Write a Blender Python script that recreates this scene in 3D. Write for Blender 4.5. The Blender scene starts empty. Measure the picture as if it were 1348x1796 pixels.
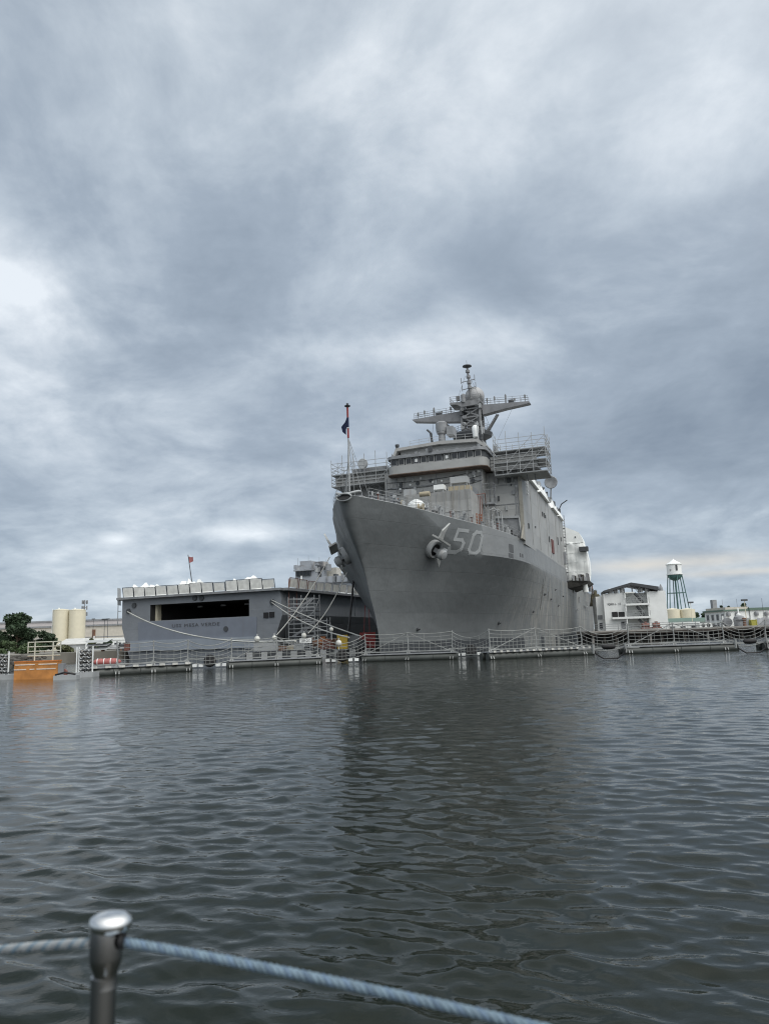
import bpy, bmesh, math, random
import numpy as np
from mathutils import Vector, Matrix
random.seed(7); rng = np.random.default_rng(11)
R = math.radians
scene = bpy.context.scene
# ------------------------------------------------------------------ camera
EYE = 2.2; F = 1290.0; PITCH = R(9.6); ROLL = R(2.0)
cam_d = bpy.data.cameras.new('camera'); cam = bpy.data.objects.new('camera', cam_d)
scene.collection.objects.link(cam); scene.camera = cam
cam_d.sensor_fit = 'VERTICAL'; cam_d.sensor_height = 36.0; cam_d.sensor_width = 27.0
cam_d.lens = F / 1796 * 36.0
cam_d.clip_start = 0.05; cam_d.clip_end = 20000
fw = Vector((0, math.cos(PITCH), math.sin(PITCH))); rt = Vector((1, 0, 0)); up = rt.cross(fw)
r2 = rt * math.cos(ROLL) - up * math.sin(ROLL); u2 = up * math.cos(ROLL) + rt * math.sin(ROLL)
cam.matrix_world = Matrix(((r2.x, u2.x, -fw.x, 0), (r2.y, u2.y, -fw.y, 0), (r2.z, u2.z, -fw.z, EYE), (0, 0, 0, 1)))
cam_d.dof.use_dof = True; cam_d.dof.focus_distance = 60; cam_d.dof.aperture_fstop = 6.3
scene.view_settings.view_transform = 'Standard'; scene.view_settings.look = 'None'
scene.view_settings.gamma = 1; scene.view_settings.exposure = 0.2
scene.cycles.filter_width = 1.15
CAMP = Vector((0, 0, EYE))
def ray(px, py): return fw + r2 * ((px - 674) / F) + u2 * ((898 - py) / F)
def P(px, py, Y):                     # the point seen at a pixel of the photo, at world depth Y
    d = ray(px, py); return CAMP + d * (Y / d.y)
def PZ(px, py, z):
    d = ray(px, py); return CAMP + d * ((z - EYE) / d.z)
# ------------------------------------------------------------------ world: overcast sky
world = bpy.data.worlds.new('World'); scene.world = world; world.use_nodes = True
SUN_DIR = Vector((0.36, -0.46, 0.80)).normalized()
def sky():
    nt = world.node_tree; nt.nodes.clear(); N = nt.nodes; Lk = nt.links.new
    def mth(op, a, b=None, c=None):
        n = N.new('ShaderNodeMath'); n.operation = op
        for i, v in enumerate((a, b, c)):
            if v is None: continue
            if hasattr(v, 'is_output'): Lk(v, n.inputs[i])
            else: n.inputs[i].default_value = v
        return n.outputs[0]
    def vec(op, a, b=None):
        n = N.new('ShaderNodeVectorMath'); n.operation = op
        for i, v in enumerate((a, b)):
            if v is None: continue
            if hasattr(v, 'is_output'): Lk(v, n.inputs[i])
            else: n.inputs[i].default_value = v
        return n.outputs['Value'] if op in ('LENGTH', 'DOT_PRODUCT') else n.outputs[0]
    def mixc(f, a, b, mode='MIX'):
        n = N.new('ShaderNodeMix'); n.data_type = 'RGBA'; n.blend_type = mode
        for i, v in ((0, f), (6, a), (7, b)):
            if hasattr(v, 'is_output'): Lk(v, n.inputs[i])
            elif i == 0: n.inputs[0].default_value = v
            else: n.inputs[i].default_value = (*v, 1)
        return n.outputs[2]
    def noise(v, sc, det, rough, dist=0.0):
        n = N.new('ShaderNodeTexNoise'); n.inputs['Scale'].default_value = sc; n.inputs['Detail'].default_value = det
        n.inputs['Roughness'].default_value = rough; n.inputs['Distortion'].default_value = dist
        Lk(v, n.inputs['Vector']); return n.outputs[0]
    d = N.new('ShaderNodeTexCoord').outputs['Generated']
    sp = N.new('ShaderNodeSeparateXYZ'); Lk(d, sp.inputs[0])
    zc = mth('MAXIMUM', sp.outputs[2], 0.0)
    zz = mth('ADD', zc, 0.30)
    cb = N.new('ShaderNodeCombineXYZ')
    Lk(mth('DIVIDE', sp.outputs[0], zz), cb.inputs[0]); Lk(mth('DIVIDE', sp.outputs[1], zz), cb.inputs[1])
    v = vec('ADD', cb.outputs[0], (3.7, 1.3, 0.0))
    wn = N.new('ShaderNodeTexNoise'); wn.inputs['Scale'].default_value = 0.9; wn.inputs['Detail'].default_value = 3; Lk(v, wn.inputs['Vector'])
    v = vec('ADD', v, vec('MULTIPLY', vec('SUBTRACT', wn.outputs['Color'], (0.5, 0.5, 0.5)), (0.45, 0.45, 0.0)))
    n1 = noise(v, 1.2, 6, 0.55, 0.1)
    n2 = noise(vec('ADD', v, (9.1, 4.0, 2.0)), 3.3, 9, 0.60, 0.12)
    n3 = noise(vec('ADD', v, (2.1, 7.0, 5.0)), 7.0, 6, 0.6, 0.1)
    cl = mth('ADD', mth('ADD', mth('MULTIPLY', n1, 0.50), mth('MULTIPLY', n2, 0.46)), mth('MULTIPLY', n3, 0.15))
    def patch(px, py, wx, wy):
        c = ray(px, py).normalized()
        dd = vec('SUBTRACT', d, tuple(c)); dd = vec('MULTIPLY', dd, (F / wx, F / wx, F / wy))
        return mth('POWER', 2.718, mth('MULTIPLY', mth('POWER', vec('LENGTH', dd), 2.0), -1.0))
    def addp(base, p, amt, nz=None):
        t = mth('MULTIPLY', p, amt)
        if nz is not None: t = mth('MULTIPLY', t, nz)
        return mth('ADD', base, t)
    nz = mth('MULTIPLY', n2, 2.0)
    cl = addp(cl, patch(50, 530, 170, 70), 0.19, nz)
    cl = addp(cl, patch(60, 130, 420, 260), 0.05, nz)
    cl = addp(cl, patch(820, 60, 380, 170), 0.05, nz)
    cl = addp(cl, patch(1260, 190, 120, 90), 0.03, nz)
    cl = addp(cl, patch(900, 600, 230, 50), 0.10, nz)
    cl = addp(cl, patch(960, 480, 90, 40), 0.07, nz)
    cl = addp(cl, patch(880, 470, 140, 65), -0.15, nz)
    cl = addp(cl, patch(1290, 640, 230, 190), -0.09)
    cl = addp(cl, patch(1060, 800, 300, 60), -0.05)
    cl = addp(cl, patch(330, 600, 260, 60), -0.07)
    cl = addp(cl, patch(100, 720, 260, 70), 0.04, nz)
    cl = addp(cl, patch(430, 936, 85, 17), 0.19)
    cl = addp(cl, patch(205, 946, 30, 12), 0.16)
    cl = addp(cl, patch(1280, 905, 150, 20), 0.07, nz)
    rp = N.new('ShaderNodeValToRGB'); Lk(cl, rp.inputs[0])
    e = rp.color_ramp.elements; e[0].position = 0.34; e[0].color = (0.238, 0.289, 0.352, 1)
    e[1].position = 0.78; e[1].color = (0.80, 0.84, 0.87, 1)
    for pos, c in ((0.44, (0.298, 0.354, 0.418, 1)), (0.52, (0.358, 0.418, 0.485, 1)), (0.61, (0.482, 0.543, 0.602, 1))):
        k = e.new(pos); k.color = c
    # overcast luminance: brighter overhead than low down
    g = N.new('ShaderNodeValToRGB'); Lk(zc, g.inputs[0]); ge = g.color_ramp.elements
    ge[0].position = 0.0; ge[0].color = (0.90, 0.93, 0.94, 1); ge[1].position = 1.0; ge[1].color = (1.25, 1.22, 1.2, 1)
    for pos, c in ((0.05, (0.93, 0.96, 0.99, 1)), (0.22, (0.90, 0.92, 0.955, 1)), (0.5, (0.89, 0.91, 0.945, 1)), (0.7, (0.93, 0.94, 0.96, 1))):
        k = ge.new(pos); k.color = c
    col = mixc(1.0, rp.outputs[0], g.outputs[0], 'MULTIPLY')
    # the veiled sun: a wide bright glow in the cloud around it, unseen behind the viewer, added to light camera-facing sides
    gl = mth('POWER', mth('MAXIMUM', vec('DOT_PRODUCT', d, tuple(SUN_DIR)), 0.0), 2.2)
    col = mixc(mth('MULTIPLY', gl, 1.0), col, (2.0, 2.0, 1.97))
    warm = mth('MULTIPLY', mth('ADD', patch(1170, 988, 150, 12), mth('MULTIPLY', patch(1300, 1003, 120, 6), 0.8)), nz)
    col = mixc(mth('MINIMUM', mth('MULTIPLY', warm, 0.75), 1.0), col, (0.62, 0.60, 0.56))
    st = N.new('ShaderNodeTexSky'); st.sky_type = 'NISHITA'; st.sun_disc = False
    st.sun_elevation = math.asin(SUN_DIR.z); st.sun_rotation = math.atan2(SUN_DIR.x, SUN_DIR.y)
    b1 = N.new('ShaderNodeBackground'); Lk(st.outputs[0], b1.inputs[0]); b1.inputs[1].default_value = 0.05
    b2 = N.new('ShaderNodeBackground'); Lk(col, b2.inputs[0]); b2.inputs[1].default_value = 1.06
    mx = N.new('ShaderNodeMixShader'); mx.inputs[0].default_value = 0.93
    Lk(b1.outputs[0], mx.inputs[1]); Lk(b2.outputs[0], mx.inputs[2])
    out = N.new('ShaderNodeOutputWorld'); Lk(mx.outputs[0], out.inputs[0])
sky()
sl = bpy.data.lights.new('sun', 'SUN'); sl.energy = 0.9; sl.angle = R(40); sl.color = (1.0, 0.96, 0.90)
so = bpy.data.objects.new('sun', sl); scene.collection.objects.link(so)
so.rotation_euler = (-SUN_DIR).to_track_quat('-Z', 'Y').to_euler()

# ------------------------------------------------------------------ materials
MATS = {}
def mat(name, col, rough=0.6, metal=0.0, var=0.12, vscale=0.6, streak=0.0, streak_col=(0.16, 0.09, 0.05), bump=0.0, bscale=3.0, spec=0.4, seams=None):
    """painted / plain surface: soft large mottling, optional vertical run-off streaks, optional plate unevenness"""
    if name in MATS: return MATS[name]
    m = bpy.data.materials.new(name); m.use_nodes = True; nt = m.node_tree; N = nt.nodes; Lk = nt.links.new
    bs = N['Principled BSDF']; bs.inputs['Roughness'].default_value = rough; bs.inputs['Metallic'].default_value = metal
    bs.inputs['Specular IOR Level'].default_value = spec
    tc = N.new('ShaderNodeTexCoord').outputs['Object']
    n = N.new('ShaderNodeTexNoise'); n.inputs['Scale'].default_value = vscale; n.inputs['Detail'].default_value = 6; Lk(tc, n.inputs[0])
    mr = N.new('ShaderNodeMapRange'); Lk(n.outputs[0], mr.inputs[0]); mr.inputs[1].default_value = 0.3; mr.inputs[2].default_value = 0.7
    mr.inputs[3].default_value = 1 - var; mr.inputs[4].default_value = 1 + var
    mu = N.new('ShaderNodeMix'); mu.data_type = 'RGBA'; mu.blend_type = 'MULTIPLY'; mu.inputs[0].default_value = 1
    mu.inputs[6].default_value = (*col, 1); Lk(mr.outputs[0], mu.inputs[7]); out = mu.outputs[2]
    if streak > 0:
        mp = N.new('ShaderNodeMapping'); mp.inputs['Scale'].default_value = (1.5, 1.5, 0.07); Lk(tc, mp.inputs[0])
        s = N.new('ShaderNodeTexNoise'); s.inputs['Scale'].default_value = 1.0; s.inputs['Detail'].default_value = 5; s.inputs['Roughness'].default_value = 0.65
        Lk(mp.outputs[0], s.inputs[0])
        s2 = N.new('ShaderNodeTexNoise'); s2.inputs['Scale'].default_value = 0.09; s2.inputs['Detail'].default_value = 3; Lk(tc, s2.inputs[0])
        a = N.new('ShaderNodeMapRange'); Lk(s.outputs[0], a.inputs[0]); a.inputs[1].default_value = 0.52; a.inputs[2].default_value = 0.75
        b = N.new('ShaderNodeMapRange'); Lk(s2.outputs[0], b.inputs[0]); b.inputs[1].default_value = 0.42; b.inputs[2].default_value = 0.62
        k = N.new('ShaderNodeMath'); k.operation = 'MULTIPLY'; Lk(a.outputs[0], k.inputs[0]); Lk(b.outputs[0], k.inputs[1])
        k2 = N.new('ShaderNodeMath'); k2.operation = 'MULTIPLY'; Lk(k.outputs[0], k2.inputs[0]); k2.inputs[1].default_value = streak
        mm = N.new('ShaderNodeMix'); mm.data_type = 'RGBA'; Lk(k2.outputs[0], mm.inputs[0]); Lk(out, mm.inputs[6]); mm.inputs[7].default_value = (*streak_col, 1)
        out = mm.outputs[2]
    Lk(out, bs.inputs['Base Color'])
    if bump > 0:
        bn = N.new('ShaderNodeTexNoise'); bn.inputs['Scale'].default_value = bscale; bn.inputs['Detail'].default_value = 4; Lk(tc, bn.inputs[0])
        bp = N.new('ShaderNodeBump'); bp.inputs['Strength'].default_value = bump; bp.inputs['Distance'].default_value = 0.05
        Lk(bn.outputs[0], bp.inputs['Height']); Lk(bp.outputs[0], bs.inputs['Normal'])
    MATS[name] = m; return m

def hull_mat(name, col, col2, streak, seam_dark=0.80, aft=None):
    """ship side plating: weld seams, plate to plate tone, oil-canning, run-off"""
    m = mat(name, col, rough=0.5, var=0.10, vscale=0.22, streak=streak, streak_col=col2)
    nt = m.node_tree; N = nt.nodes; Lk = nt.links.new; bs = N['Principled BSDF']
    tc = N.new('ShaderNodeTexCoord').outputs['Object']
    sp = N.new('ShaderNodeSeparateXYZ'); Lk(tc, sp.inputs[0]); cb = N.new('ShaderNodeCombineXYZ'); Lk(sp.outputs[1], cb.inputs[0]); Lk(sp.outputs[2], cb.inputs[1])
    br = N.new('ShaderNodeTexBrick'); Lk(cb.outputs[0], br.inputs[0]); br.inputs['Scale'].default_value = 1.0
    br.inputs['Brick Width'].default_value = 9.0; br.inputs['Row Height'].default_value = 2.35; br.inputs['Mortar Size'].default_value = 0.028; br.inputs['Mortar Smooth'].default_value = 0.6
    br.inputs['Color1'].default_value = (1, 1, 1, 1); br.inputs['Color2'].default_value = (0.87, 0.875, 0.88, 1); br.inputs['Mortar'].default_value = (seam_dark,) * 3 + (1,)
    src = bs.inputs['Base Color'].links[0].from_socket
    if aft:                                    # run-off staining belongs to the older after plating only
        mixn = src.node; lk = mixn.inputs[0].links[0]; fsock = lk.from_socket; nt.links.remove(lk)
        for n_ in N:                              # stronger, denser staining there
            if n_.bl_idname == 'ShaderNodeMapRange' and abs(n_.inputs[1].default_value - .52) < 1e-4: n_.inputs[1].default_value = .42; n_.inputs[2].default_value = .66
            if n_.bl_idname == 'ShaderNodeMapRange' and abs(n_.inputs[1].default_value - .42) < 1e-4 and abs(n_.inputs[2].default_value - .62) < 1e-4: n_.inputs[1].default_value = .30; n_.inputs[2].default_value = .55
        ra = N.new('ShaderNodeMapRange'); ra.inputs[1].default_value = aft[0]; ra.inputs[2].default_value = aft[1]; Lk(sp.outputs[1], ra.inputs[0])
        mq = N.new('ShaderNodeMath'); mq.operation = 'MULTIPLY'; Lk(fsock, mq.inputs[0]); Lk(ra.outputs[0], mq.inputs[1]); Lk(mq.outputs[0], mixn.inputs[0])
    mu = N.new('ShaderNodeMix'); mu.data_type = 'RGBA'; mu.blend_type = 'MULTIPLY'; mu.inputs[0].default_value = 1
    Lk(src, mu.inputs[6]); Lk(br.outputs[0], mu.inputs[7]); Lk(mu.outputs[2], bs.inputs['Base Color'])
    n = N.new('ShaderNodeTexNoise'); n.inputs['Scale'].default_value = 0.9; n.inputs['Detail'].default_value = 2; Lk(tc, n.inputs[0])
    bp = N.new('ShaderNodeBump'); bp.inputs['Strength'].default_value = 0.5; bp.inputs['Distance'].default_value = 0.13; Lk(n.outputs[0], bp.inputs['Height'])
    bp2 = N.new('ShaderNodeBump'); bp2.inputs['Strength'].default_value = 0.4; bp2.inputs['Distance'].default_value = 0.03; Lk(br.outputs['Fac'], bp2.inputs['Height']); bp2.invert = True
    Lk(bp.outputs[0], bp2.inputs['Normal']); Lk(bp2.outputs[0], bs.inputs['Normal'])
    return m

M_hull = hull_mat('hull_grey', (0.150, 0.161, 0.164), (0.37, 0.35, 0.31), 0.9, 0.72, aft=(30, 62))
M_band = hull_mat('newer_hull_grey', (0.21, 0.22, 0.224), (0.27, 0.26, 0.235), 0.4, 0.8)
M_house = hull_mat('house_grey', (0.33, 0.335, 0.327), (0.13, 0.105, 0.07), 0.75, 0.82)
M_lpd = hull_mat('slate_grey', (0.205, 0.221, 0.24), (0.15, 0.15, 0.15), 0.25, 0.93)
M_boot = mat('boot_topping', (0.045, 0.05, 0.055), 0.6)
M_deck = mat('deck_grey', (0.10, 0.105, 0.11), 0.8)
M_grey = mat('light_grey_paint', (0.34, 0.355, 0.36), 0.5, var=0.15, streak=0.4)
M_mid = mat('mid_grey_paint', (0.22, 0.23, 0.24), 0.5, var=0.2, vscale=1.5, streak=0.4)
M_dark = mat('dark_grey_paint', (0.055, 0.06, 0.065), 0.55)
M_black = mat('black_rubber', (0.012, 0.012, 0.013), 0.6)
M_glass = mat('dark_glass', (0.012, 0.014, 0.016), 0.12, spec=0.6)
M_white = mat('white_paint', (0.74, 0.76, 0.75), 0.5, var=0.06, streak=0.15, streak_col=(0.4, 0.37, 0.3))
M_tarp = mat('white_sheeting', (0.80, 0.82, 0.80), 0.45, var=0.05, bump=0.5, bscale=1.2)
M_galv = mat('galvanised_tube', (0.36, 0.37, 0.37), 0.45, metal=0.35)
M_bar = mat('weathered_tube', (0.25, 0.26, 0.255), 0.5, metal=.2, var=.3, vscale=2.0, streak=.5, streak_col=(.12, .09, .06))
M_net = mat('net_rope', (0.25, 0.26, 0.25), 0.8)
M_rope = mat('pale_rope', (0.46, 0.46, 0.43), 0.85)
M_brown = mat('rusty_brown', (0.16, 0.085, 0.055), 0.8, var=0.3, vscale=2)
M_red = mat('red_paint', (0.22, 0.025, 0.022), 0.5, var=0.2)
M_redox = mat('red_oxide', (0.17, 0.075, 0.06), 0.7, var=0.25)
M_orange = mat('orange_paint', (0.43, 0.185, 0.05), 0.6, var=0.28, vscale=1.6, streak=0.8, streak_col=(0.25, 0.10, 0.03))
M_yellow = mat('yellow_paint', (0.55, 0.38, 0.05), 0.55, var=0.2)
M_cream = mat('cream_paint', (0.62, 0.58, 0.45), 0.6, var=0.05, streak=0.2, streak_col=(0.4, 0.34, 0.22))
M_tan = mat('tan_canvas', (0.33, 0.29, 0.21), 0.8)
M_green = mat('green_paint', (0.05, 0.12, 0.085), 0.5)
M_teal = mat('teal_paint', (0.055, 0.125, 0.115), 0.5)
M_groof = mat('green_roof', (0.10, 0.155, 0.125), 0.6)
M_beige = mat('beige_siding', (0.50, 0.47, 0.41), 0.7, var=0.08)
M_pier = mat('pier_concrete', (0.26, 0.25, 0.235), 0.85, var=0.25)
M_pile = mat('pier_pile', (0.05, 0.045, 0.04), 0.9, var=0.3)
M_tube = mat('tube_pontoon', (0.05, 0.056, 0.052), 0.5, var=0.25, vscale=1.0)
M_blue = mat('navy_cloth', (0.012, 0.02, 0.06), 0.8)
M_trunk = mat('bark', (0.09, 0.07, 0.05), 0.9)

# ------------------------------------------------------------------ mesh helpers
COL = scene.collection
class MB:
    def __init__(s): s.v = []; s.f = []
    def add(s, v, f):
        n = len(s.v); s.v += [tuple(p) for p in v]; s.f += [tuple(i + n for i in q) for q in f]; return s
    def box(s, lo, hi):
        (a, b, c), (d, e, g) = lo, hi
        return s.add([(a, b, c), (d, b, c), (d, e, c), (a, e, c), (a, b, g), (d, b, g), (d, e, g), (a, e, g)],
                     [(0, 3, 2, 1), (4, 5, 6, 7), (0, 1, 5, 4), (1, 2, 6, 5), (2, 3, 7, 6), (3, 0, 4, 7)])
    def bar(s, p, q, w, h=None, upv=(0, 0, 1)):
        p = Vector(p); q = Vector(q); h = h or w; d = (q - p).normalized(); u = Vector(upv)
        if abs(d.dot(u)) > 0.98: u = Vector((0, 1, 0))
        x = d.cross(u).normalized() * (w / 2); y = x.cross(d).normalized() * (h / 2)
        v = [p - x - y, p + x - y, p + x + y, p - x + y, q - x - y, q + x - y, q + x + y, q - x + y]
        return s.add(v, [(0, 3, 2, 1), (4, 5, 6, 7), (0, 1, 5, 4), (1, 2, 6, 5), (2, 3, 7, 6), (3, 0, 4, 7)])
    def tube(s, pts, r, n=5, r2_=None):
        pts = [Vector(p) for p in pts]; m = len(pts); rings = []
        for i, p in enumerate(pts):
            d = (pts[min(i + 1, m - 1)] - pts[max(i - 1, 0)]).normalized()
            u = Vector((0, 0, 1)) if abs(d.z) < 0.95 else Vector((0, 1, 0))
            x = d.cross(u).normalized(); y = x.cross(d)
            rr = r if r2_ is None else r + (r2_ - r) * i / max(m - 1, 1)
            rings.append([p + x * (rr * math.cos(2 * math.pi * k / n)) + y * (rr * math.sin(2 * math.pi * k / n)) for k in range(n)])
        v = [q for g in rings for q in g]; f = []
        for i in range(m - 1):
            for k in range(n): f.append((i * n + k, i * n + (k + 1) % n, (i + 1) * n + (k + 1) % n, (i + 1) * n + k))
        f.append(tuple(range(n - 1, -1, -1))); f.append(tuple((m - 1) * n + k for k in range(n)))
        return s.add(v, f)
    def lathe(s, prof, c=(0, 0, 0), n=24, axis='z', sx=1, sy=1):
        v = []; f = []; m = len(prof)
        for r, z in prof:
            for k in range(n):
                a = 2 * math.pi * k / n; x, y = r * math.cos(a) * sx, r * math.sin(a) * sy
                p = {'z': (x, y, z), 'y': (x, z, y), 'x': (z, x, y)}[axis]
                v.append((c[0] + p[0], c[1] + p[1], c[2] + p[2]))
        for i in range(m - 1):
            for k in range(n): f.append((i * n + k, i * n + (k + 1) % n, (i + 1) * n + (k + 1) % n, (i + 1) * n + k))
        f.append(tuple(range(n - 1, -1, -1))); f.append(tuple((m - 1) * n + k for k in range(n)))
        return s.add(v, f)
    def ball(s, c, r, n=16, sq=(1, 1, 1)):
        m = n // 2; prof = [(max(r * math.sin(math.pi * i / m), 1e-4), -r * math.cos(math.pi * i / m)) for i in range(m + 1)]
        t = MB().lathe(prof, (0, 0, 0), n)
        return s.add([(c[0] + p[0] * sq[0], c[1] + p[1] * sq[1], c[2] + p[2] * sq[2]) for p in t.v], t.f)
    def prism(s, poly, off):
        n = len(poly); o = Vector(off); v = [Vector(p) for p in poly]; v += [p + o for p in v]
        f = [tuple(range(n - 1, -1, -1)), tuple(range(n, 2 * n))] + [(i, (i + 1) % n, n + (i + 1) % n, n + i) for i in range(n)]
        return s.add(v, f)
    def frame(s, o, ax, az, x0, x1, z0, z1, w, t):        # rectangular window frame in the plane (ax, az) at o
        return s
    def build(s, name, m, parent=None, smooth=0, loc=None):
        me = bpy.data.meshes.new(name); me.from_pydata(s.v, [], s.f); me.update()
        bm = bmesh.new(); bm.from_mesh(me); bmesh.ops.recalc_face_normals(bm, faces=bm.faces); bm.to_mesh(me); bm.free()
        if smooth:
            me.shade_smooth(); me.set_sharp_from_angle(angle=R(smooth))
        me.materials.append(m)
        o = bpy.data.objects.new(name, me); COL.objects.link(o)
        if parent: o.parent = parent
        if loc is not None: o.location = loc
        return o
def tag(o, label=None, cat=None, group=None, kind=None):
    if label: o['label'] = label
    if cat: o['category'] = cat
    if group: o['group'] = group
    if kind: o['kind'] = kind
    return o
def thing(name, label, cat, loc=(0, 0, 0), rz=0.0, group=None):
    o = bpy.data.objects.new(name, None); COL.objects.link(o); o.location = loc; o.rotation_euler = (0, 0, rz); o.empty_display_size = 0.5
    return tag(o, label, cat, group, 'thing')
def sag(p, q, d, n=12):
    p = Vector(p); q = Vector(q)
    return [p.lerp(q, i / n) - Vector((0, 0, 4 * d * (i / n) * (1 - i / n))) for i in range(n + 1)]
def text_mesh(name, body, m, parent, origin, xdir, zdir, width, height, t=0.02, spacing=1.0):
    """raised lettering, built flat then laid on the plane (xdir, zdir)"""
    cu = bpy.data.curves.new(name, 'FONT'); cu.body = body; cu.extrude = 0.05; cu.resolution_u = 3; cu.space_character = spacing
    to = bpy.data.objects.new(name, cu); COL.objects.link(to)
    bpy.context.view_layer.update(); dg = bpy.context.evaluated_depsgraph_get()
    me = bpy.data.meshes.new_from_object(to.evaluated_get(dg)); bpy.data.objects.remove(to); bpy.data.curves.remove(cu)
    xs = [v.co.x for v in me.vertices]; ys = [v.co.y for v in me.vertices]
    x0, x1, y0, y1 = min(xs), max(xs), min(ys), max(ys); o = Vector(origin); X = Vector(xdir).normalized(); Z = Vector(zdir).normalized(); Nn = X.cross(Z)
    for v in me.vertices:
        c = v.co.copy(); v.co = o + X * ((c.x - x0) / (x1 - x0) * width) + Z * ((c.y - y0) / (y1 - y0) * height) + Nn * (c.z / 0.05 * t)
    me.materials.clear(); me.materials.append(m)
    ob = bpy.data.objects.new(name, me); COL.objects.link(ob); ob.parent = parent; return ob
def railing(mb, pts, h=1.05, gap=1.6, r=0.02, rows=3):
    pts = [Vector(p) for p in pts]
    for a, b in zip(pts, pts[1:]):
        n = max(1, round((b - a).length / gap))
        for i in range(n + 1):
            p = a.lerp(b, i / n); mb.bar(p, p + Vector((0, 0, h)), r * 1.6)
        for k in range(rows):
            z = Vector((0, 0, h * (k + 1) / rows)); mb.bar(a + z, b + z, r * 1.3)
    return mb
def scaffold(x0, x1, y0, y1, z0, z1, nx, ny, lev, r=0.035, extra=1.0, diag=True, ragged=0.0):
    fr = MB(); pk = MB(); rr = random.Random(int(abs(x0) * 100 + abs(z1) * 10))
    xs = [x0 + (x1 - x0) * i / nx for i in range(nx + 1)]; ys = [y0 + (y1 - y0) * j / ny for j in range(ny + 1)]
    for i, x in enumerate(xs):
        for j, y in enumerate(ys):
            if 0 < i < nx and 0 < j < ny: continue
            fr.bar((x, y, z0), (x, y, z1 + extra * (0.4 + 0.6 * rr.random()) - ragged * rr.random()), r * 2)
    for k in range(lev + 1):
        z = z0 + (z1 - z0) * k / lev
        for dz in (0, 0.55, 1.05) if k < lev else (0,):
            for y in (y0, y1): fr.bar((x0, y, z + dz), (x1, y, z + dz), r * 1.7)
            for x in (x0, x1): fr.bar((x, y0, z + dz), (x, y1, z + dz), r * 1.7)
        if k < lev: pk.box((x0, y0, z - 0.10), (x1, y1, z - 0.04))
        if diag and k < lev:
            for i in range(nx):
                if rr.random() < 0.6: fr.bar((xs[i], y0, z), (xs[i + 1], y0, z + (z1 - z0) / lev), r * 1.5)
            for j in range(ny):
                if rr.random() < 0.7: fr.bar((x1, ys[j], z), (x1, ys[j + 1], z + (z1 - z0) / lev), r * 1.5)
    return fr, pk
def crumple(x0, x1, y0, y1, z, h, nx=16, ny=10, seed=1, rough=1.0):
    """a tarpaulin thrown over stacked gear"""
    g = np.random.default_rng(seed); mb = MB(); v = []
    ph = g.uniform(0, 6, (6, 2)); fr = g.uniform(1.2, 5.5, (6, 2)) * rough
    for side in (0, 1):
        for i in range(nx + 1):
            for j in range(ny + 1):
                u, w = i / nx, j / ny
                e = min(1, 6 * u, 6 * (1 - u), 6 * w, 6 * (1 - w))
                hh = sum(math.sin(fr[k, 0] * u * 3 + ph[k, 0]) * math.cos(fr[k, 1] * w * 2 + ph[k, 1]) for k in range(6)) / 6
                zz = z + (h * (0.62 + 0.75 * hh) + g.normal() * 0.035 * h) * e if side else z - 0.02
                v.append((x0 + (x1 - x0) * u, y0 + (y1 - y0) * w, zz))
    n1 = (nx + 1) * (ny + 1); f = []
    for i in range(nx):
        for j in range(ny):
            a = i * (ny + 1) + j; q = (a, a + 1, a + ny + 2, a + ny + 1); f.append(tuple(n1 + k for k in q)); f.append(q[::-1])
    def rim(seq):
        for a, b in zip(seq, seq[1:]): f.append((a, b, n1 + b, n1 + a))
    rim([i * (ny + 1) for i in range(nx + 1)]); rim([i * (ny + 1) + ny for i in range(nx + 1)])
    rim(list(range(ny + 1))); rim([nx * (ny + 1) + j for j in range(ny + 1)])
    return mb.add(v, f)

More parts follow.
